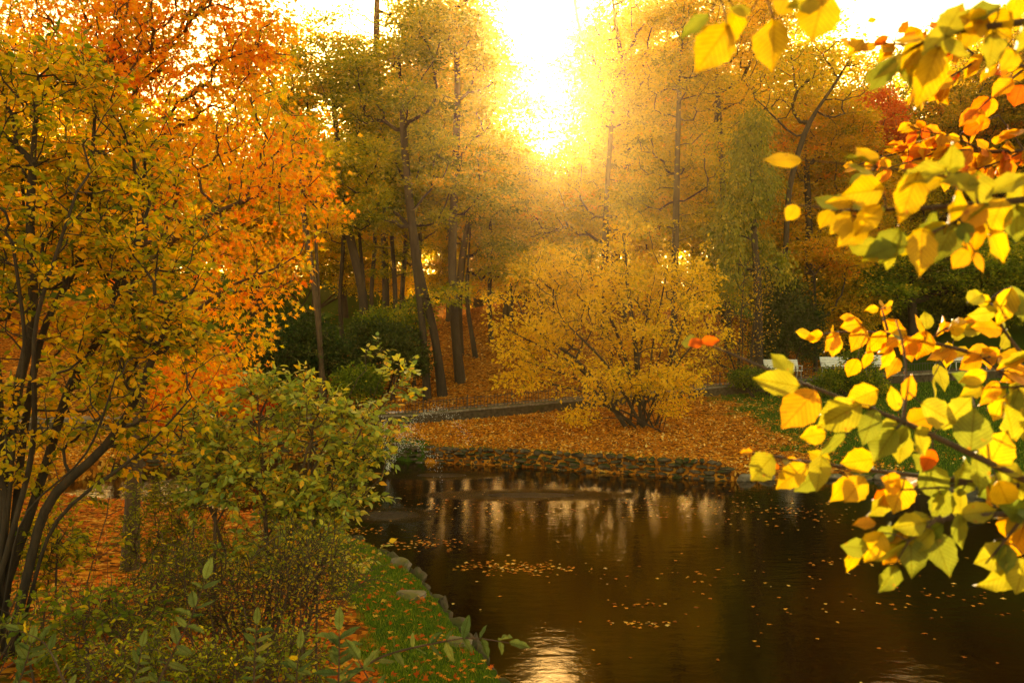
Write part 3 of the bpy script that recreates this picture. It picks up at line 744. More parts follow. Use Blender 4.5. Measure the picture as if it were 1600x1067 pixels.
tree('conifer', 'drooping grey green conifer right of the golden trees', 'conifer', 42,
     [(1186, 560), (1184, 450), (1176, 330), (1172, 190)], .22, [(1172, 215, 30, 45), (1168, 290, 46, 50), (1165, 370, 52, 50), (1180, 430, 58, 40)], 420, CONIF, per=20, rc=.34, size=.17,
     rmean=.5, gap=.4, flat=1.3, droop=1.5, bow=-.05)
tree('bronze_tree', 'broad bronze tree to the right of the conifer', 'tree', 48,
     [(1262, 560), (1266, 420), (1262, 300), (1256, 180)], .32, [(1270, 220, 90, 80), (1260, 330, 90, 70), (1340, 290, 70, 80), (1330, 380, 60, 50)], 620, BRONZE, rmean=.5, gap=.25)
tree('crooked_tree', 'tree with a long crooked bare limb over the bronze crown', 'tree', 44,
     [(1222, 570), (1226, 420), (1232, 290), (1262, 190), (1300, 140), (1332, 85)], .15, [(1320, 120, 50, 60), (1280, 90, 60, 50), (1230, 130, 60, 60)], 150, GOLD, per=8, rmean=.6, gap=.6, start=.5)
tree('red_crowned_tree', 'small red crowned tree in the middle of the right slope', 'tree', 58,
     [(1372, 480), (1370, 330), (1368, 220)], .2, [(1368, 200, 42, 60)], 130, RED, rmean=.6, gap=.2, size=.2)
tree('oak_tree', 'large dark green and orange tree behind the upper right spray', 'tree', 60,
     [(1500, 500), (1500, 350), (1496, 220)], .5, [(1490, 190, 100, 90), (1580, 230, 110, 100), (1440, 290, 90, 70), (1600, 120, 100, 80)], 760, BRONZE, rmean=.3, rspread=.3, gap=.25, size=.2)
tree('green_tree', 'low spreading green tree above the benches', 'tree', 47,
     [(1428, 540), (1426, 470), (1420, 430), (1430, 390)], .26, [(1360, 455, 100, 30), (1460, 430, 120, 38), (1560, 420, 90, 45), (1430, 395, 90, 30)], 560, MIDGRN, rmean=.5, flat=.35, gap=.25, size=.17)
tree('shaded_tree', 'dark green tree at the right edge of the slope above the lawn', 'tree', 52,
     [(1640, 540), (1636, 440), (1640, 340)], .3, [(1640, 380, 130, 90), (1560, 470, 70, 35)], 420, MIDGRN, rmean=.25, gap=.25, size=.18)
tree('thin_dark_tree', 'thin dark sapling trunk behind the gap between the two left benches', 'tree', 44,
     [(1274, 568), (1275, 500), (1272, 430)], .09, [(1280, 440, 50, 50), (1300, 400, 60, 40)], 100, BRONZE, rmean=.5, gap=.4)

for px_, py_, D_, tp_, lm_, txt in [(632, 560, 45, 300, OLIVE, 'thin straight tree directly left of the forked tree'), (655, 530, 52, 330, GOLD, 'thin tree high on the slope behind the forked tree'), (768, 540, 50, 300, GOLD, 'thin dark tree right of the curved trunk'),
                                (800, 520, 54, 330, OLIVE, 'thin tree on the slope above the left flank of the yellow bush'), (584, 500, 50, 320, OLIVE, 'thin tree just right of the leaning trunk'), (535, 480, 52, 330, GOLD, 'thin tree at the right rim of the sunlit glade')]:
    tree('slope_tree', txt, 'tree', D_, [(px_, py_), (px_ - 5, 460), (px_ + 3, 380), (px_, tp_)], .13, [(px_ - 8, tp_, 45, 50), (px_ + 12, tp_ - 60, 40, 45)], 170, lm_, rmean=.5, gap=.3)
# far fill: a few kinds, copied with their parts
def copy_thing(o, loc, rz, sc_, label, group):
    c = o.copy(); C.objects.link(c); c.location = loc; c.rotation_euler = (0, 0, rz); c.scale = (sc_,) * 3
    c['label'] = label; c['group'] = group
    for ch in list(o.children):
        d = ch.copy(); C.objects.link(d); d.parent = c
    return c
protos = {}
far = [('gold', GOLD, .5), ('bronze', BRONZE, .45), ('olive', OLIVE, .6), ('yellow', YELLOW, .45)]
spots = [  # px, D, top py, kind
    (-260, 40, -160, 'bronze'), (-120, 52, 60, 'gold'), (40, 58, 40, 'yellow'), (180, 50, 60, 'gold'), (300, 62, 130, 'bronze'), (400, 58, 50, 'gold'),
    (450, 84, 250, 'yellow'), (560, 92, 260, 'yellow'), (640, 80, 230, 'gold'), (700, 70, -10, 'gold'), (760, 76, 190, 'olive'), (830, 82, 262, 'gold'),
    (880, 66, 290, 'yellow'), (920, 78, 215, 'gold'), (1000, 64, -30, 'gold'), (1085, 74, -40, 'yellow'), (1180, 66, -20, 'gold'), (1250, 84, 10, 'olive'), (1310, 70, 95, 'bronze'),
    (1390, 78, 70, 'olive'), (1450, 68, 110, 'bronze'), (1540, 76, 30, 'gold'), (1620, 66, -20, 'olive'), (1740, 58, -60, 'bronze'), (1860, 50, -120, 'olive'), (2000, 44, -60, 'gold'),
    (820, 60, 330, 'olive'), (1400, 60, 240, 'gold'), (640, 64, 50, 'olive'), (380, 90, 250, 'yellow'), (240, 80, 200, 'gold'), (90, 76, 160, 'gold'),
    (845, 54, 225, 'gold'), (790, 56, 225, 'yellow'), (895, 57, 215, 'gold'), (748, 62, 40, 'gold'), (962, 62, 20, 'yellow'), (500, 70, 180, 'olive'), (590, 74, 60, 'olive'), (540, 58, 240, 'gold'), (1050, 84, 60, 'gold'), (1150, 90, 60, 'bronze'), (1220, 58, 200, 'olive'), (1320, 56, 250, 'olive'),
    (1130, 58, 300, 'olive'), (1010, 58, 330, 'yellow'), (900, 52, 350, 'olive'), (700, 56, 330, 'gold'), (1500, 90, 20, 'gold'), (-30, 64, 100, 'olive'), (1700, 74, -40, 'gold')]
kinds_txt = {'gold': 'golden', 'bronze': 'bronze', 'olive': 'olive green', 'yellow': 'bright yellow'}
H0 = 16.
for nm, lm, rm in far:
    D0 = 300 + len(protos) * 30
    z0 = 0
    root = empty('far_tree', (0, D0, 0), 'x', 'tree')
    pts = np.array([(0, D0, -.5), (.2, D0, 4), (-.1, D0, 9), (.3, D0, 14)])
    att = envelope(260, [((0, D0, 11), (3.6, 3.6, 4.6)), ((1.4, D0, 7), (4, 3.6, 3)), ((-1.6, D0 + .6, 6.5), (3.4, 3.4, 2.8)), ((.3, D0, 4), (3.6, 3.4, 1.6))], .7, gs=1.6, seed=len(protos))
    nd, par, tips, td, _ = grow([pts], att, .2, .3, .8)
    link('trunk', wood(nd, par, .26, .014, tips, (7, 3)).mesh(True), BARK, root)
    link('crown', leaf_cloud(nd[tips], td, 100, .8, .25, 'kite', rmean=rm, flat=.3, up=.4), lm, root)
    protos[nm] = root
used = set()
def woodland():
    n = 46000; px = rng.uniform(-700, 2300, n); D = 100 + rng.uniform(0, 30, n); x = (px - 800) / F * D
    base = ground(x, D); top = 9 + 3.5 * nz(x, D * .3, .16, 8) + 1.5 * nz(x, D, .6, 3); z = base + rng.random(n) ** .8 * top
    nd_ = nz(x + z * .5, z + D * .3, .5, 2) > -.75; p_ = np.stack([x, D, z], 1)[nd_]; m = len(p_)
    ax = unit(rng.normal(0, 1, (m, 3))); nr = unit(rng.normal(0, 1, (m, 3)))
    o = link('far_woodland', leaves_mesh(p_, ax, nr, rng.uniform(.5, 1.0, m), 'kite', np.clip(.5 + .3 * nz(p_[:, 0], p_[:, 2], .2, 1) + rng.normal(0, .15, m), 0, 1)), GOLD)
    props(o, 'golden wood beyond the crest of the slope', 'wood', None, 'stuff')
woodland()
for i, (px, D, top, kd) in enumerate(spots):
    x = (px - 800) / F * D; z = g1(x, D); zt = CAMZ - (top - 533) / F * D
    s_ = (zt - z) / H0
    lb = 'far %s tree %s' % (kinds_txt[kd], ['high on the slope behind the nearer trunks'][0])
    if kd not in used:
        o = protos[kd]; used.add(kd); o.location = (x, D, z); o.rotation_euler = (0, 0, i * 1.7); o.scale = (s_,) * 3; o['label'] = lb; o['group'] = 'far trees at the top of the slope'
    else: copy_thing(protos[kd], (x, D, z), i * 1.7, s_, lb, 'far trees at the top of the slope')

# bushes of the slope
def bush(name, label, cat, D, foot, blobs, nat, lm, per=22, rc=.22, size=.09, rmean=.5, R0=.05, nst=5, kind='kite', gap=.2, bark=BARK, rspread=.22, step=.35, group=None, spread=.25, flat=.8, twig=False, tl=.25, rtip=.006, start=.15, tops=None):
    b = at(foot[0], foot[1], D); b[2] = g1(b[0], b[1]) - .08
    root = empty(name, b + np.array([0, 0, .08]), label, cat, group)
    bl = [blob(q[0], q[1], q[2], q[3], D + (q[4] if len(q) > 4 else 0)) for q in blobs]
    trunks = []
    for i in range(nst):
        c, rr = bl[i % len(bl)]
        tgt = np.array(c) + rng.normal(0, .3, 3) * np.array(rr) if tops is None else at(*tops[i])
        p0 = b + np.array([rng.normal(0, spread), rng.normal(0, spread * .6), 0]); p0[2] = g1(p0[0], p0[1]) - .06
        md = p0 * .55 + tgt * .45; md[2] += .12 * np.linalg.norm(tgt - p0)
        trunks.append(np.array([p0, md, tgt]))
    att = envelope(nat, bl, gap, gs=1.2 if D > 15 else 3.2)
    gz = ground(att[:, 0], att[:, 1]); att[:, 2] = np.maximum(att[:, 2], gz + .08)
    nd, par, tips, td, _ = grow(trunks, att, start, .3, step, jit=.1, bow=.05)
    mbw = wood(nd, par, R0, rtip, tips, (7, 3), 1.15)
    if twig: cr = twig_leaves(nd[tips], td, per, tl, size, kind, mbw, rmean, rspread)
    else: cr = leaf_cloud(nd[tips], td, int(per * 1.6), rc * 1.1, size * 1.2, kind, up=.25, rmean=rmean, rspread=rspread, flat=flat)
    link('stems', mbw.mesh(True), bark, root); link('foliage', cr, lm, root)
    return root
bush('hazel_bush', 'great rounded yellow bush on the leaf covered bank across the pond', 'bush', 32.5, (1000, 655),
     [(960, 480, 165, 80), (1040, 440, 85, 60), (920, 425, 95, 60), (800, 580, 50, 35), (1105, 500, 40, 60), (1100, 405, 38, 38), (850, 405, 50, 40), (985, 360, 45, 26), (790, 500, 40, 55), (930, 625, 50, 20, -.5), (1050, 600, 50, 30, -.5), (840, 540, 80, 60), (1060, 540, 80, 55), (960, 580, 150, 40), (890, 470, 120, 80), (1010, 600, 60, 30, -.8)], 980, YELLOW, per=14, rc=.2, size=.14, rmean=.42, R0=.085, nst=20, gap=.75, spread=.42, step=.4, rtip=.008)
bush('hazel_sucker', 'small pale yellow sapling at the foot of the great yellow bush', 'bush', 31.5, (1040, 660), [(1045, 635, 28, 22), (905, 650, 30, 14)], 60, YELLOW, per=12, rc=.12, size=.10, R0=.02, nst=4)
bush('rhododendron', 'dark evergreen bush behind the pale green shrub', 'bush', 38, (470, 600), [(470, 540, 70, 55), (420, 570, 60, 40), (520, 570, 45, 40)], 420, DARK, size=.14, rc=.25)
bush('rhododendron', 'dark glossy bush at the left foot of the forked tree', 'bush', 40, (610, 590), [(590, 540, 50, 45), (635, 550, 30, 40)], 260, DARK, size=.14, rc=.22, rmean=.7)
bush('elder_bush', 'light green bush between the dark bushes under the leaning tree', 'bush', 41, (590, 570), [(600, 510, 45, 30), (650, 490, 30, 30)], 200, MIDGRN, size=.13, rc=.22, rmean=.55)
bush('laurel_bush', 'small dark bush at the foot of the forked tree', 'bush', 40, (652, 590), [(650, 565, 22, 22)], 70, DARK, size=.12, rc=.18)
bush('yew_bush', 'tall dark yew bush left of the leftmost white bench', 'bush', 43, (1232, 575), [(1225, 490, 42, 60), (1262, 520, 25, 45), (1200, 540, 35, 30)], 420, DARK, size=.13, rc=.25, rmean=.5)
bush('thorn_bush', 'tangled brown leafless bush between the yellow bush and the conifer', 'bush', 40, (1165, 590), [(1160, 510, 55, 70), (1130, 560, 45, 35), (1180, 440, 40, 50)], 420, BRONZE, per=3, rc=.2, size=.1, R0=.06, nst=9, rtip=.008)
bush('brown_bush', 'low russet bush right of the leftmost bench', 'bush', 45, (1290, 560), [(1290, 520, 35, 35), (1330, 490, 50, 40)], 220, BRONZE, size=.13, rmean=.4)
bush('bench_bush', 'green bush in front of the second white bench', 'bush', 38.2, (1335, 612), [(1310, 590, 34, 18), (1355, 600, 34, 18), (1340, 560, 26, 16), (1280, 605, 25, 12)], 300, MIDGRN, size=.10, rc=.16, rmean=.4)
bush('low_bush', 'low green bush left of the leftmost bench beside the path', 'bush', 38.2, (1185, 605), [(1170, 590, 30, 16), (1205, 590, 20, 14)], 130, MIDGRN, size=.10, rc=.16, rmean=.3)
bush('holly_bush', 'dark green bush in the shade of the low spreading tree', 'bush', 50, (1350, 520), [(1340, 500, 60, 30), (1400, 505, 60, 22)], 240, DARK, size=.15, rc=.28, rmean=.8)
bush('yellow_bush', 'bright yellow sunlit bush in the glade between the trunks', 'bush', 60, (480, 440), [(470, 410, 60, 30), (420, 430, 50, 35), (620, 440, 60, 30), (560, 420, 40, 40)], 300, YELLOW, size=.2, rc=.4, R0=.08)
bush('yellow_bush', 'bright yellow bush on the crest behind the curved tree', 'bush', 60, (790, 450), [(790, 425, 40, 40), (740, 430, 40, 35), (850, 430, 50, 40)], 220, YELLOW, size=.2, rc=.4, R0=.08)
bush('golden_bush', 'golden bush on the crest behind the conifer', 'bush', 60, (1140, 460), [(1120, 430, 60, 45), (1200, 430, 60, 45), (1040, 440, 60, 35)], 280, GOLD, size=.2, rc=.4, R0=.08)
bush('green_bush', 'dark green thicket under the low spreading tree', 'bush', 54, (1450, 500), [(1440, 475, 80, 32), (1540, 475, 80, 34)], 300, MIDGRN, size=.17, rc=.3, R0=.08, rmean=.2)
bush('young_maple', 'flaming red orange low maple behind the pond arm at left', 'maple', 24, (310, 690), [(300, 600, 75, 50), (350, 620, 50, 35), (265, 640, 50, 35)], 420, MAPLE, per=14, rc=.25, size=.13, kind='maple', rmean=.15, R0=.05)
bush('red_bush', 'small red bush beside the far bank left of the spray', 'bush', 35, (430, 650), [(415, 625, 30, 16), (385, 635, 30, 14)], 90, RED, size=.11, rc=.18, rmean=.3)
bush('green_bush', 'mid green bush on the far bank behind the pale green shrub', 'bush', 35.5, (560, 640), [(560, 600, 40, 28)], 110, MIDGRN, size=.12, rc=.2, rmean=.3)

# ------------------------------------------------------------------ near left bank
def near_maple():
    D = 12.8
    tr = [at(203, 890, 12.6), at(206, 800, 12.6), at(212, 700, 12.7), at(222, 580, 12.8), at(215, 430, 13), at(232, 250, 13.2), at(240, 60, 13.4)]
    tr[0][2] = g1(tr[0][0], tr[0][1]) - .1
    root = empty('maple_tree', tr[0] + np.array([0, 0, .1]), 'orange maple on the near left bank with brown trunk and wide crown', 'maple')
    l2 = [tr[4], at(290, 350, 12.6), at(370, 320, 12.3), at(440, 290, 12)]
    l3 = [tr[3], at(290, 500, 12.4), at(360, 440, 12.2), at(430, 420, 12)]
    l4 = [tr[5], at(150, 170, 13.5), at(60, 120, 13.6)]
    bl = [(250, 60, 200, 120), (420, 240, 90, 120, -.8), (470, 320, 60, 90, -1), (90, 60, 180, 110, .5), (390, 410, 90, 90, -.4), (330, 520, 85, 80), (250, 250, 150, 130), (300, -120, 200, 90), (380, 60, 90, 110), (120, 330, 120, 120, 1.0), (290, 600, 50, 40)]
    att = envelope(1750, [blob(b[0], b[1], b[2], b[3], D + (b[4] if len(b) > 4 else 0), rd=b[2] * D / F * .7) for b in bl], .7, gs=2.4, seed=3)
    nd, par, tips, td, _ = grow([np.array(tr), np.array(l2), np.array(l3), np.array(l4)], att, .42, .3, .3, jit=.12, attach=True)
    mbw = wood(nd, par, .115, .006, tips, (10, 4), 1.3)
    cr = leaf_cloud(nd[tips], td, 17, .22, .135, 'maple', rmean=.58, rspread=.28, flat=.6, droop=.5, up=.25)
    link('trunk', mbw.mesh(True), BARK2, root); link('crown', cr, MAPLE, root)
near_maple()

def left_tree():
    D = 8.2
    b = at(-15, 905, D); b[2] = g1(b[0], b[1]) - .1
    root = empty('bushy_tree', b + np.array([0, 0, .1]), 'many stemmed yellow green tree at the left edge of the photo', 'tree')
    tops = [(-60, 60, 8.6), (60, 120, 8), (150, 150, 8.4), (120, 300, 7.6), (230, 330, 8.5), (270, 480, 8), (300, 620, 7.8), (190, 560, 7.4), (-80, 400, 7.8), (20, 380, 7.6)]
    trunks = []
    for i, t in enumerate(tops):
        p0 = b + np.array([rng.normal(0, .12), rng.normal(0, .1), 0]); e = at(*t); m1 = at(-15 + (t[0] + 15) * .28 + 12 + rng.normal(0, 16), 905 + (t[1] - 905) * .33, D + (t[2] - D) * .3); m2 = p0 * .3 + e * .7; m2[2] += .15; m2 = m2 + rng.normal(0, .12, 3); mm = (m1 + m2) / 2 + rng.normal(0, .09, 3)
        trunks.append(np.array([p0, m1, mm, m2, e]))
    bl = [(100, 400, 190, 190), (70, 220, 140, 130), (210, 560, 130, 100), (70, 620, 140, 80), (270, 440, 90, 120), (230, 250, 70, 90, .8), (-60, 300, 120, 250), (150, 330, 140, 120, .6), (30, 110, 120, 80), (260, 560, 90, 70), (290, 650, 60, 50), (150, 160, 80, 80), (120, 700, 80, 30), (30, 740, 60, 50), (190, 690, 80, 50)]
    att = envelope(1750, [blob(q[0], q[1], q[2], q[3], D + (q[4] if len(q) > 4 else 0), rd=q[2] * D / F * .75) for q in bl], .8, gs=3.4, seed=5)
    nd, par, tips, td, _ = grow(trunks, att, .3, .3, .2, jit=.12)
    mbw = wood(nd, par, .05, .0035, tips, (8, 4), 1.15)
    cr = twig_leaves(nd[tips], td, 11, .27, .082, 'ovate', mbw, .6, .28, up=.3)
    link('trunk', mbw.mesh(True), BARK, root); link('crown', cr, GREENY, root)
left_tree()

bush('pale_green_shrub', 'tall leafy shrub with pale green upper leaves beside the pond', 'shrub', 9.2, (400, 960),
     [(600, 590, 45, 50, .3), (575, 680, 60, 60, .2), (470, 640, 90, 55), (410, 730, 110, 80), (520, 770, 70, 70), (400, 620, 50, 45), (450, 830, 120, 60), (330, 720, 60, 90), (540, 840, 60, 50)], 1250, PALEG, per=8, size=.09, kind='ovate', twig=True, tl=.2,
     rmean=.42, rspread=.28, R0=.02, nst=14, gap=.9, bark=TWIG, rtip=.003, step=.22, spread=.35,
     tops=[(612, 545, 9.4), (560, 590, 9.3), (500, 590, 9.2), (450, 570, 9), (400, 590, 9), (640, 650, 9.4), (620, 720, 9.3), (340, 640, 9), (560, 680, 9), (480, 700, 9), (410, 700, 9), (440, 640, 8.8), (600, 800, 9.3), (300, 720, 9)])
bush('fine_leaved_shrub', 'low fine leaved olive shrub between the maple trunk and the pale green shrub', 'shrub', 9.6, (300, 940),
     [(310, 790, 70, 90), (240, 820, 60, 70), (380, 870, 70, 60), (290, 880, 90, 50)], 900, OLIVE, per=12, size=.06, kind='narrow', twig=True, tl=.16, rmean=.22, R0=.014, nst=14, gap=.3, bark=TWIG, rtip=.0025, step=.2, spread=.45)
bush('brown_twig_shrub', 'dense brown twiggy shrub with tiny yellow leaves at the grass edge', 'shrub', 8.0, (430, 1030),
     [(430, 930, 120, 70), (500, 900, 90, 55), (340, 950, 80, 60), (470, 860, 80, 45)], 1300, OLIVE, per=3, size=.038, kind='kite', twig=True, tl=.2, rmean=.6, R0=.012, nst=26, gap=.15, bark=TWIG, rtip=.0022, step=.16, spread=.35)
bush('weedy_shrub', 'low weedy green shrub in the lower left corner', 'shrub', 7.0, (120, 1040), [(60, 980, 120, 40), (180, 960, 90, 30)], 160, GREENY, per=6, size=.07, kind='ovate', twig=True, tl=.15, rmean=.1, R0=.01, nst=12, gap=.3, bark=TWIG, rtip=.002, step=.15, spread=.5)

bush('thicket_shrub', 'loose yellow green shrub of thin stems in front of the maple trunk', 'shrub', 7.6, (215, 1030),
     [(230, 950, 90, 45), (290, 900, 70, 70), (120, 960, 70, 40)], 520, OLIVE, per=4, size=.055, kind='narrow', twig=True, tl=.16, rmean=.3, R0=.01, nst=18, gap=.7, bark=TWIG, rtip=.002, step=.16, spread=.6)
bush('hazel_sapling', 'low loose sapling with olive leaves between the left tree and the maple trunk', 'sapling', 8.6, (110, 960),
     [(110, 830, 80, 50), (60, 880, 60, 50), (170, 800, 50, 60)], 300, GREENY, per=5, size=.07, kind='ovate', twig=True, tl=.16, rmean=.4, R0=.011, nst=12, gap=.8, bark=TWIG, rtip=.002, step=.18, spread=.4)
bush('bramble', 'dark tangled bramble with a few orange leaves at the bottom edge between the shoots', 'shrub', 6.2, (330, 1120),
     [(330, 1020, 110, 50), (200, 1040, 90, 40), (450, 1030, 70, 45)], 560, OLIVE, per=5, size=.04, kind='ovate', twig=True, tl=.14, rmean=.3, R0=.009, nst=22, gap=.6, bark=TWIG, rtip=.002, step=.15, spread=.55)

# ------------------------------------------------------------------ leaf litter, floating leaves, grass
def scatter(name, n, xr, yr, keep, size, kind, lm, rmean, rspread, lift=.02, flatness=.35, uv=False):
    x = rng.uniform(*xr, n); y = rng.uniform(*yr, n); k = keep(x, y) > rng.random(n); x = x[k]; y = y[k]; m = len(x)
    z = ground(x, y) + lift * (.4 + rng.random(m) * 1.4)
    ax = unit(np.stack([rng.normal(0, 1, m), rng.normal(0, 1, m), rng.normal(0, flatness, m)], 1)); nr = unit(np.stack([rng.normal(0, flatness, m), rng.normal(0, flatness, m), np.ones(m)], 1))
    rd = np.clip(rmean + rng.normal(0, rspread, m) + .12 * nz(x, y, 1.2, 9), 0, 1)
    o = link(name, leaves_mesh(np.stack([x, y, z], 1), ax, nr, size * rng.uniform(.6, 1.25, m), kind, rd), lm)
    return props(o, None, None, None, 'stuff')
land = lambda x, y: (pond_d(x, y) > .15)
o = scatter('leaf_litter', 68000, (-17, 17), (25.5, 38), lambda x, y: land(x, y) * (y < ypath(x) - .1) * (.07 + .93 * (1 - grassiness(x, y))) * np.clip(.75 + .5 * nz(x, y, 1.9, 12), .2, 1), .13, 'kite', LITTER, .62, .24, .03, .45)
props(o, 'orange fallen leaves covering the bank across the pond', 'fallen leaves')
o = scatter('leaf_litter', 30000, (-14, 22), (36, 62), lambda x, y: (y > ypath(x) + .5) * (.12 + .88 * (1 - grassiness(x, y))) * np.interp(y, [38, 62], [1, .4]), .17, 'kite', LITTER, .5, .25, .03, .4)
props(o, 'fallen leaves on the wooded slope above the path', 'fallen leaves')
o = scatter('leaf_litter', 26000, (-13, .6), (5, 23), lambda x, y: land(x, y) * np.where(grassiness(x, y) > .5, .38, .55 + .4 * nz(x, y, 1.1, 6)), .13, 'maple', REDLIT, .5, .28, .02, .3)
props(o, 'red and orange maple leaves strewn under the maple on the near bank', 'fallen leaves')
def floating():
    P = []
    cl = [(660, 850, 1.0, .5, 110), (780, 885, 1.0, .5, 120), (830, 890, 1.1, .4, 90), (1010, 975, .5, .2, 30), (1000, 945, .6, .1, 12), (480, 790, 1.6, .8, 260), (400, 780, 2, .9, 300), (1230, 800, 2.0, 1.5, 60), (1130, 790, 3, 1.2, 80), (1330, 880, 1, .4, 26), (1480, 930, 1, .2, 14),
          (700, 790, 3, 1.2, 60), (1000, 800, 5, 1.5, 90), (1350, 950, 2.5, .8, 30), (550, 830, .8, .4, 60), (1580, 880, .8, .5, 25), (1100, 900, 3, 1.2, 40), (280, 780, 2.5, .8, 400)]
    for px, py, rx, ry, n in cl:
        D = CAMZ * F / (py - 533.5); c = np.array([(px - 800) / F * D, D])
        P.append(c + rng.normal(0, .5, (n, 2)) * [rx, ry])
    P.append(np.stack([rng.uniform(-6, 24, 420), rng.uniform(9, 26, 420)], 1))
    P = np.concatenate(P); k = pond_d(P[:, 0], P[:, 1]) < -.1; P = P[k]; m = len(P)
    pos = np.stack([P[:, 0], P[:, 1], rng.uniform(.004, .012, m)], 1)
    ax = unit(np.stack([rng.normal(0, 1, m), rng.normal(0, 1, m), rng.normal(0, .04, m)], 1)); nr = unit(np.stack([rng.normal(0, .08, m), rng.normal(0, .08, m), np.ones(m)], 1))
    o = link('floating_leaves', leaves_mesh(pos, ax, nr, .12 * rng.uniform(.5, 1.3, m), 'maple', rng.random(m)), LITTER)
    props(o, 'fallen leaves floating in loose drifts on the dark pond', 'floating leaves', None, 'stuff')
floating()
def grass(name, n, xr, yr, keep, h, label, wd=1.0):
    x = rng.uniform(*xr, n); y = rng.uniform(*yr, n); k = keep(x, y) > rng.random(n); x = x[k]; y = y[k]; m = len(x)
    pos = np.stack([x, y, ground(x, y) - .005], 1)
    ax = unit(np.stack([rng.normal(0, .35, m), rng.normal(0, .35, m), np.ones(m)], 1)); nr = unit(rng.normal(0, 1, (m, 3)) * [1, 1, .1])
    o = link(name, leaves_mesh(pos, ax, nr, h * rng.uniform(.5, 1.4, m), 'blade', wid=np.full(m, wd)), GRASSM); props(o, label, 'grass', None, 'stuff')
grass('grass', 90000, (-4.2, .5), (7, 17.5), lambda x, y: land(x, y) * (grassiness(x, y) > .45), .055, 'short green grass on the near bank beside the pond edge', 2.2)
grass('grass', 60000, (7, 26), (26.5, 42), lambda x, y: land(x, y) * (y < ypath(x) - .1) * (grassiness(x, y) > .4), .09, 'green lawn grass on the right of the far bank', 3.5)
grass('grass', 9000, (-6.5, 8), (27, 33), lambda x, y: (pond_d(x, y) > .1) * np.clip(1.3 - pond_d(x, y) * 1.6, 0, 1), .13, 'grass fringe on top of the far stone wall', 2.5)
def ground_cover():
    n = 5200; x = rng.uniform(-7.5, -1.2, n); y = rng.uniform(5.2, 10.5, n); k = (nz(x, y, 1.6, 4) > -.1) & (pond_d(x, y) > 2.2); x = x[k]; y = y[k]; m = len(x)
    base = np.stack([x, y, ground(x, y) + .02], 1); dirs = unit(np.stack([rng.normal(0, .5, m), rng.normal(0, .5, m), np.ones(m)], 1))
    mbw = MB(); me = twig_leaves(base, dirs, 7, .16, .045, 'ovate', mbw, .15, .2, rt=.0015)
    props(link('ground_cover', me, GREENY), 'low leafy weeds covering the near ground at the bottom left', 'weeds', None, 'stuff')
ground_cover()

# ------------------------------------------------------------------ fountain spray
def spray():
    DM, t, p = mat('water_drops'); p.inputs['Base Color'].default_value = (.9, .88, .84, 1); p.inputs['Roughness'].default_value = .15
    P = []
    def arc(a, b, D, n, sp, top):
        A = at(a[0], a[1], D); B = at(b[0], b[1], D); t_ = rng.random(n)[:, None]
        q = A + (B - A) * t_; q[:, 2] += top * 4 * (t_ * (1 - t_))[:, 0]
        return q + rng.normal(0, 1, (n, 3)) * sp * (.3 + t_)
    P.append(arc((606, 735), (655, 690), 27, 300, .12, .9)); P.append(arc((606, 735), (735, 690), 27, 500, .14, 1.5)); P.append(arc((606, 735), (598, 655), 27, 450, .10, .1)); P.append(arc((606, 735), (690, 745), 26, 300, .12, 1.0))
    P = np.concatenate(P); P = P[P[:, 2] > .02]; m = len(P); V = np.array([(1, 0, 0), (-1, 0, 0), (0, 1, 0), (0, -1, 0), (0, 0, 1.6), (0, 0, -1.6)]) * .008
    Fc = np.array([(0, 2, 4), (2, 1, 4), (1, 3, 4), (3, 0, 4), (2, 0, 5), (1, 2, 5), (3, 1, 5), (0, 3, 5)])
    v = (P[:, None] + V[None] * rng.uniform(.4, 1.2, (m, 1, 1))).reshape(-1, 3); f = (Fc[None] + (np.arange(m) * 6)[:, None, None]).reshape(-1)
    o = link('fountain_spray', mesh_np(v, f, np.full(m * 8, 3)), DM); props(o, 'thin fountain spray of fine white drops at the left end of the stone wall', 'water spray', None, 'stuff')
spray()

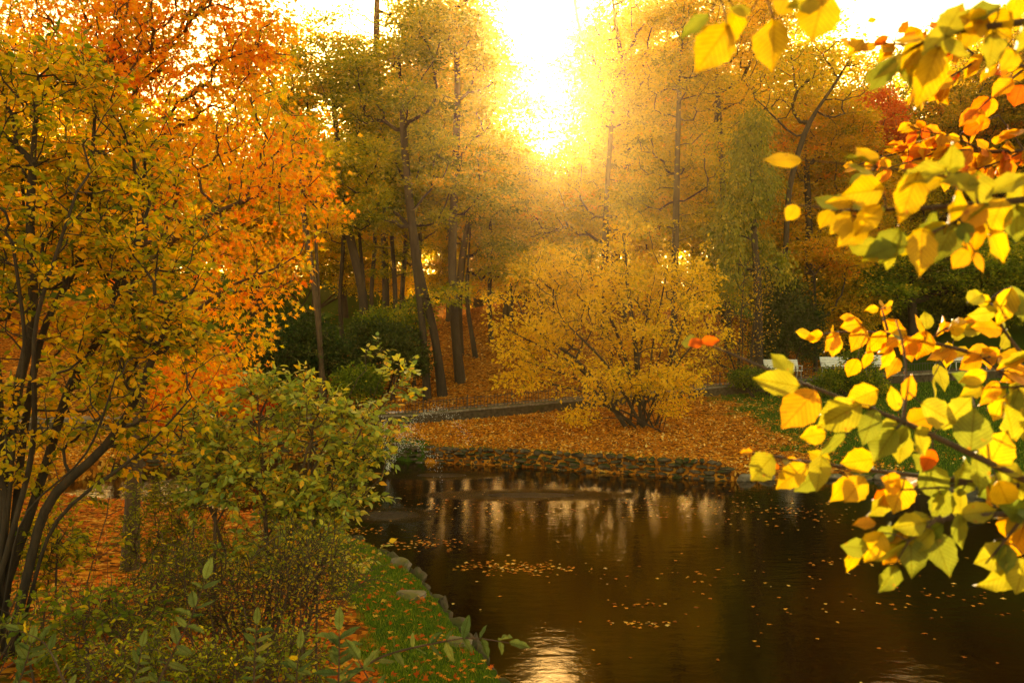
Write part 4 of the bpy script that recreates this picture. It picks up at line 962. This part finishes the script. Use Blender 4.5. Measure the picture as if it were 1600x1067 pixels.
# ------------------------------------------------------------------ foreground branches
def fbranch(name, label, stem, leaves, D, subs=(), nrand=0, lsize=62, rm=.5, rsp=.2, rad=.0035, hang=True):
    """stem [(px,py,dD)], leaves [(px,py,length px,angle deg,colour,dD)] : px,py = middle of the leaf"""
    st = smooth_line([at(a, b, D + c) for a, b, c in stem], .05)
    root = empty(name, st[0], label, 'branch', 'leafy branches hanging into the frame from the right')
    mb = MB(); n = len(st); mb.tube(st, np.linspace(rad * 1.7, rad * .5, n), 7)
    allp = [st]
    for sb in subs:
        q = smooth_line([at(a, b, D + c) for a, b, c in sb], .04); mb.tube(q, np.linspace(rad * .8, rad * .35, len(q)), 6); allp.append(q)
    AP = np.concatenate(allp)
    P, A, Nn, S, Rd = [], [], [], [], []
    for (px, py, ln, ang, col, dd) in leaves:
        c = at(px, py, D + dd); L = ln * (D + dd) / F; a = np.array([math.cos(R(ang)), rng.normal(0, .25), math.sin(R(ang))]); a /= np.linalg.norm(a)
        P.append(c - a * L * .5); A.append(a); Nn.append(unit(np.array([rng.normal(0, .45), -1, rng.normal(.3, .45)]))); S.append(L); Rd.append(col)
    tot = [np.linalg.norm(np.diff(q, axis=0), axis=1).sum() for q in allp]; pr = np.array(tot) / sum(tot)
    for i in range(nrand):
        q = allp[rng.choice(len(allp), p=pr)]; k = rng.integers(max(1, len(q) // 8), len(q)); b = q[k]; tg = q[k] - q[k - 1]; tg /= np.linalg.norm(tg) + 1e-9
        sg = rng.choice([-1, 1]); pp = np.array([-tg[2], 0, tg[0]])
        a = unit(tg * rng.uniform(.3, 1.1) + pp * sg * rng.uniform(.2, 1) + np.array([0, rng.normal(0, .5), -rng.uniform(.1, .9) if hang else -.1]))
        L = lsize * rng.uniform(.55, 1.05) * D / F
        P.append(b + a * L * .12 + np.array([0, rng.normal(0, .02), 0])); A.append(a); Nn.append(unit(np.array([rng.normal(0, .6), -.9, rng.normal(.4, .6)]))); S.append(L); Rd.append(float(np.clip(rm + rng.normal(0, rsp), 0, 1)))
    P = np.array(P); A = np.array(A)
    for b, a, s_ in zip(P, A, S):
        j = np.argmin(np.linalg.norm(AP - b, axis=1)); q = AP[j]
        if np.linalg.norm(q - b) < .18:
            mid = (q + b) / 2 - a * s_ * .05; mb.tube([q, mid, b + a * s_ * .02], [rad * .4, rad * .3, rad * .3], 5)
        else:
            mb.tube([b - a * s_ * .25 + np.array([0, .01, 0]), b + a * s_ * .02], [rad * .2, rad * .3], 5)
    link('stem', mb.mesh(True), TWIG, root)
    link('leaves', leaves_mesh(P, A, np.array(Nn), np.array(S), 'full', np.array(Rd), uv=True), FORE, root)

G_, YG, Y_, O_, R_ = .12, .32, .52, .72, .93
fbranch('leafy_branch', 'long low branch of large olive and orange leaves crossing the lawn at right',
        [(1640, 768, 0), (1600, 746, 0), (1546, 724, 0), (1505, 704, 0), (1450, 676, 0), (1412, 655, .02), (1371, 642, .03), (1323, 625, .04), (1253, 602, .06), (1185, 572, .10), (1110, 536, .14), (1085, 530, .16)],
        [(1212, 597, 72, 170, YG, 0), (1248, 640, 86, 225, O_, 0), (1310, 650, 78, 215, YG, .02), (1358, 668, 62, 250, G_, 0), (1345, 620, 60, 200, Y_, .03), (1300, 695, 56, 215, G_, .02), (1380, 695, 60, 230, G_, 0), (1408, 700, 50, 260, YG, .03),
         (1440, 690, 58, 300, YG, 0), (1470, 648, 74, 330, YG, .02), (1440, 655, 52, 20, O_, .04), (1270, 680, 40, 190, Y_, .04), (1520, 670, 70, 80, G_, 0), (1500, 640, 60, 40, YG, .03), (1560, 700, 66, 60, Y_, 0), (1580, 660, 64, 110, YG, .02),
         (1397, 622, 40, 100, Y_, .02), (1420, 605, 44, 70, O_, .03), (1110, 533, 30, 10, R_, .14), (1086, 536, 26, 200, R_, .14), (1450, 720, 40, 250, R_, .03), (1530, 740, 70, 280, G_, 0), (1570, 775, 60, 300, Y_, 0)], 1.25,
        subs=[[(1412, 655, .02), (1420, 610, .03), (1422, 560, .05), (1412, 525, .07), (1400, 500, .08)], [(1546, 724, 0), (1530, 680, .02), (1520, 620, .05)]], nrand=9, rm=.3)
fbranch('leafy_branch', 'spray of bright orange leaves in front of the white benches',
        [(1660, 590, 0), (1600, 571, 0), (1530, 555, 0), (1450, 532, .03), (1387, 516, .05), (1342, 512, .06), (1272, 524, .08)],
        [(1272, 526, 30, 190, O_, .05), (1300, 535, 40, 230, O_, .05), (1330, 508, 34, 190, O_, .05), (1340, 530, 44, 245, O_, .04), (1368, 535, 44, 235, O_, .03), (1332, 575, 34, 250, O_, .04), (1355, 562, 32, 260, O_, .04), (1400, 530, 46, 210, Y_, .02),
         (1385, 560, 40, 250, Y_, .03), (1420, 545, 44, 280, O_, .02), (1447, 500, 32, 90, YG, .03), (1470, 510, 34, 60, O_, .03), (1492, 515, 40, 75, YG, .03), (1520, 515, 42, 0, YG, .02), (1440, 540, 48, 255, O_, .02), (1480, 555, 42, 270, Y_, .02), (1395, 575, 40, 230, O_, .04),
         (1530, 548, 40, 180, O_, 0), (1545, 560, 36, 270, O_, 0), (1323, 496, 22, 180, O_, .06), (1470, 590, 46, 280, YG, .03), (1460, 610, 40, 300, YG, .03), (1570, 530, 38, 60, YG, 0)], 1.9,
        subs=[[(1450, 532, .03), (1470, 510, .03), (1500, 500, .04)], [(1530, 555, 0), (1560, 585, 0), (1590, 600, 0)], [(1387, 516, .05), (1380, 495, .06), (1378, 482, .07)]], nrand=34, lsize=38, rm=.66, rsp=.14, rad=.004)
fbranch('leafy_branch', 'cluster of large yellow and pale green leaves at the middle right edge',
        [(1680, 300, 0), (1600, 318, 0), (1530, 322, 0), (1450, 325, .03), (1380, 330, .05), (1320, 330, .06)],
        [(1348, 300, 66, 190, Y_, 0), (1355, 345, 60, 230, Y_, 0), (1345, 265, 56, 175, YG, .05), (1222, 250, 62, 180, Y_, .10), (1330, 368, 60, 215, Y_, .02), (1440, 275, 76, 190, YG, 0), (1420, 310, 84, 250, Y_, 0), (1500, 285, 58, 170, YG, 0), (1490, 330, 74, 260, Y_, 0),
         (1440, 395, 80, 258, Y_, -.03), (1475, 380, 70, 240, G_, 0), (1390, 385, 60, 240, G_, .02), (1370, 395, 50, 210, YG, .03), (1530, 300, 64, 270, YG, 0), (1555, 340, 66, 250, Y_, 0), (1570, 290, 70, 200, YG, 0), (1590, 350, 60, 280, G_, 0), (1310, 312, 30, 200, G_, .06),
         (1290, 343, 36, 235, Y_, .1), (1237, 333, 30, 235, Y_, .12), (1520, 370, 60, 270, O_, 0), (1560, 385, 60, 300, Y_, 0), (1600, 310, 70, 270, YG, 0), (1500, 405, 40, 230, O_, 0), (1530, 410, 34, 290, O_, 0)], 1.05,
        subs=[[(1530, 322, 0), (1500, 350, 0), (1460, 372, 0), (1400, 385, .02)], [(1530, 322, 0), (1540, 290, .02), (1500, 270, .04), (1440, 262, .05), (1370, 262, .06)]], nrand=22, rm=.36)
fbranch('leafy_branch', 'thin spray of small red and orange leaves above the yellow cluster',
        [(1680, 230, 0), (1600, 236, 0), (1540, 240, 0), (1480, 232, 0), (1410, 232, .05), (1340, 258, .1)],
        [(1522, 198, 34, 25, R_, 0), (1445, 208, 28, 50, R_, 0), (1425, 214, 24, 60, R_, 0), (1412, 200, 20, 200, O_, 0), (1330, 265, 24, 200, O_, .1), (1356, 262, 26, 230, O_, .05), (1470, 215, 26, 90, O_, 0), (1560, 218, 26, 0, O_, 0)], 2.2,
        subs=[[(1540, 240, 0), (1500, 212, 0), (1440, 205, 0)], [(1480, 232, 0), (1440, 250, 0), (1390, 262, .02)], [(1600, 236, 0), (1550, 262, 0), (1480, 270, 0)], [(1600, 236, 0), (1585, 200, 0), (1560, 180, 0)]], nrand=120, lsize=32, rm=.7, rsp=.14, rad=.004)
fbranch('leafy_branch', 'upper right branch with a large yellow leaf pointing down and orange leaves behind',
        [(1700, 20, 0), (1600, 45, 0), (1540, 40, 0), (1490, 40, 0), (1440, 55, .02), (1390, 95, .05)],
        [(1450, 122, 96, 255, Y_, 0), (1465, 68, 74, 215, YG, 0), (1495, 75, 52, 320, YG, 0), (1378, 118, 60, 235, G_, .02), (1530, 22, 60, 190, G_, 0), (1560, 40, 60, 300, Y_, 0), (1490, 30, 60, 60, YG, 0), (1585, 15, 66, 250, Y_, 0), (1430, 85, 60, 225, Y_, .03), (1595, 60, 50, 270, YG, 0), (1520, 55, 60, 240, Y_, 0), (1550, 80, 60, 260, YG, 0), (1575, 95, 50, 230, Y_, 0)], 1.0,
        nrand=9, rm=.45)
fbranch('leafy_branch', 'upper right spray of smaller red and orange leaves against the sky',
        [(1700, 110, 0), (1600, 108, 0), (1530, 92, 0), (1460, 72, 0), (1400, 62, .05), (1345, 68, .1)],
        [(1412, 42, 24, 40, R_, 0), (1422, 58, 24, 50, R_, 0), (1363, 32, 14, 10, O_, .1), (1375, 65, 26, 210, R_, .05), (1590, 150, 40, 250, R_, 0), (1440, 60, 26, 60, O_, 0), (1355, 75, 30, 200, O_, .05)], 2.0,
        subs=[[(1530, 92, 0), (1500, 120, 0), (1440, 140, 0)], [(1600, 108, 0), (1560, 140, 0), (1530, 170, 0)], [(1530, 92, 0), (1500, 60, 0), (1450, 40, .02)]], nrand=62, lsize=38, rm=.68, rsp=.14, rad=.004)
fbranch('leafy_branch', 'branch tip with big yellow leaves hanging from the top edge of the photo',
        [(1420, -90, 0), (1330, -50, 0), (1260, -22, 0), (1190, -8, 0), (1120, -12, .02)],
        [(1112, 78, 84, 235, Y_, 0), (1142, 45, 62, 258, Y_, .02), (1206, 72, 80, 262, Y_, 0), (1207, 60, 50, 255, YG, .03), (1156, 16, 36, 170, YG, 0), (1085, 42, 56, 215, G_, .02), (1278, 28, 84, 255, Y_, 0), (1258, 2, 60, 200, YG, 0), (1222, 10, 46, 240, Y_, .02), (1290, -20, 60, 260, YG, 0)], .95, nrand=0)
fbranch('leafy_branch', 'green and yellow leaves low at the right over the dark water',
        [(1680, 800, 0), (1600, 806, 0), (1540, 800, 0), (1470, 806, 0), (1410, 812, .02), (1350, 848, .04)],
        [(1335, 855, 44, 175, G_, 0), (1365, 855, 56, 240, Y_, 0), (1395, 860, 54, 235, O_, .02), (1425, 870, 62, 262, G_, 0), (1472, 865, 72, 285, G_, 0), (1388, 905, 52, 245, G_, 0), (1380, 835, 46, 195, G_, .02), (1350, 818, 34, 180, O_, .03), (1420, 820, 50, 190, YG, 0), (1440, 845, 50, 230, YG, 0),
         (1550, 870, 60, 200, YG, 0), (1560, 905, 66, 205, YG, .02), (1590, 850, 60, 260, O_, 0), (1500, 830, 60, 280, G_, 0), (1530, 800, 60, 10, YG, 0), (1595, 900, 60, 255, YG, 0), (1582, 820, 60, 270, O_, .03)], 1.2,
        subs=[[(1470, 806, 0), (1450, 830, 0), (1420, 845, 0)], [(1600, 806, 0), (1580, 850, 0), (1540, 880, 0)]], nrand=16, rm=.22, rsp=.2)
fbranch('leafy_branch', 'branch of rounded green yellow leaves over the pond kerb',
        [(1700, 760, 0), (1600, 762, 0), (1510, 755, 0), (1450, 742, 0), (1380, 738, .02), (1300, 730, .03), (1230, 718, .05), (1165, 706, .07)],
        [(1190, 731, 58, 235, YG, 0), (1236, 745, 64, 225, Y_, 0), (1280, 740, 60, 250, YG, 0), (1262, 752, 56, 215, G_, .02), (1312, 765, 50, 235, Y_, .02), (1340, 720, 52, 190, Y_, .02), (1335, 765, 56, 225, Y_, 0), (1166, 706, 20, 175, O_, .06), (1210, 728, 18, 330, R_, .04), (1235, 722, 26, 150, O_, .05),
         (1405, 775, 60, 250, Y_, 0), (1375, 790, 50, 235, YG, .02), (1460, 755, 60, 290, G_, 0), (1505, 745, 60, 70, G_, 0), (1500, 790, 60, 260, YG, 0), (1545, 770, 60, 300, O_, .02), (1470, 790, 56, 250, G_, 0), (1580, 770, 60, 240, YG, 0), (1440, 720, 50, 150, G_, 0)], 1.3,
        subs=[[(1510, 755, 0), (1470, 775, 0), (1410, 765, 0)]], nrand=11, rm=.3)
fbranch('leafy_branch', 'yellow green twig at the right edge level with the benches',
        [(1690, 620, 0), (1640, 600, 0), (1590, 570, .02), (1560, 520, .03), (1545, 470, .04)],
        [(1535, 490, 46, 190, YG, 0), (1570, 480, 64, 250, Y_, 0), (1525, 465, 40, 30, YG, 0), (1590, 475, 60, 280, G_, 0), (1520, 590, 44, 200, Y_, 0), (1545, 615, 46, 240, O_, 0), (1560, 640, 40, 250, Y_, 0), (1590, 620, 60, 220, YG, 0), (1585, 560, 50, 200, YG, 0), (1600, 660, 60, 270, YG, 0)], 1.45,
        subs=[[(1640, 600, 0), (1590, 615, 0), (1540, 605, 0)]], nrand=14, lsize=50, rm=.4)

# slender shoots at the bottom
def shoot(label, stem, D, npair, ln=28, droop=.15, top=None, rm=.3):
    st = smooth_line([at(a, b, D + c) for a, b, c in stem], .03)
    foot = st[0].copy(); g0 = st[0].copy(); g0[2] = g1(g0[0], g0[1]) - .03; st = np.concatenate([[g0], [(g0 + foot) / 2 + [.01, .01, 0]], st])
    root = empty('willow_shoot', g0 + np.array([0, 0, .03]), label, 'shoot', 'slender leafy shoots along the bottom edge')
    mb = MB(); mb.tube(st, np.linspace(.006, .0018, len(st)), 6)
    P, A, Nn, S, Rd = [], [], [], [], []
    m = len(st); L0 = ln * D / F
    for i in range(npair):
        k = 3 + (m - 4) * (i + .5) / npair; k = int(k); b = st[k]; tg = unit(st[min(k + 1, m - 1)] - st[k - 1]); pp = np.array([tg[2], 0, -tg[0]])
        for sg in (-1, 1):
            a = unit(tg * rng.uniform(.2, .8) + pp * sg * rng.uniform(.6, 1) + np.array([0, rng.normal(0, .5), rng.normal(-.05, .15)]))
            P.append(b); A.append(a); Nn.append(unit(np.array([rng.normal(0, .4), -.35, 1]))); S.append(L0 * rng.uniform(.6, 1.2)); Rd.append(np.clip(rm + rng.normal(0, .25), 0, 1))
    P.append(st[-1]); A.append(unit(st[-1] - st[-3])); Nn.append(np.array([.3, -.6, .7])); S.append(L0 * 1.1); Rd.append(rm)
    link('stem', mb.mesh(True), TWIG, root); link('leaves', leaves_mesh(np.array(P), np.array(A), np.array(Nn), np.array(S), 'lance', np.array(Rd), wid=np.full(len(P), 1.15), uv=True), SHOOT, root)
shoot('tallest slender shoot, rising left of the brown twig shrub', [(240, 1080, 0), (262, 1035, 0), (292, 980, 0), (312, 935, 0), (320, 905, 0)], 3.0, 8, 34)
shoot('upright shoot with drooping pale leaves right of the tallest shoot', [(396, 1080, 0), (398, 1030, 0), (401, 975, 0)], 3.0, 6, 26)
shoot('thick leafy shoot left of the long arching one', [(528, 1080, 0), (530, 1040, 0), (530, 985, 0)], 2.9, 7, 36)
shoot('long arching shoot reaching right over the grass to the water', [(520, 1085, 0), (560, 1045, 0), (600, 1022, 0), (660, 1008, 0), (735, 994, 0), (795, 1004, 0)], 3.0, 10, 32)
shoot('short shoot between the upright shoot and the thick one', [(462, 1090, 0), (463, 1050, 0), (468, 1012, 0)], 2.9, 5, 28)
shoot('low shoot in the bottom left corner', [(20, 1090, 0), (40, 1040, 0), (48, 1005, 0)], 3.2, 6, 30)
shoot('bending shoot beside the low corner one', [(110, 1090, 0), (90, 1040, 0), (70, 1000, .1), (30, 985, .1)], 3.1, 6, 26)
shoot('shoot leaning right with narrow leaves left of the tallest shoot', [(196, 1090, 0), (215, 1050, 0), (222, 1010, 0)], 3.0, 5, 26)
shoot('pale shoot in front of the brown twig shrub', [(600, 1090, 0), (575, 1065, 0), (560, 1030, 0)], 2.8, 5, 34)

# ------------------------------------------------------------------ haze
def haze():
    import bmesh
    bm = bmesh.new(); bmesh.ops.create_cube(bm, size=1); me = bpy.data.meshes.new('haze')
    bmesh.ops.scale(bm, vec=(200, 175, 50), verts=bm.verts); bmesh.ops.translate(bm, vec=(0, 60, 23), verts=bm.verts)
    bm.to_mesh(me); bm.free(); o = bpy.data.objects.new('haze', me); C.objects.link(o)
    m = bpy.data.materials.new('haze'); m.use_nodes = True; t = m.node_tree; t.nodes.clear()
    pv = t.nodes.new('ShaderNodeVolumePrincipled'); pv.inputs['Color'].default_value = (1.0, .66, .26, 1)
    pv.inputs['Density'].default_value = .0008; pv.inputs['Anisotropy'].default_value = .895  # volume added for the sun's halo, tinted orange to warm the glow
    t.links.new(pv.outputs[0], t.nodes.new('ShaderNodeOutputMaterial').inputs['Volume']); me.materials.append(m)
    props(o, 'thin haze added to spread a warm glow around the low sun', 'haze', None, 'stuff')
haze()
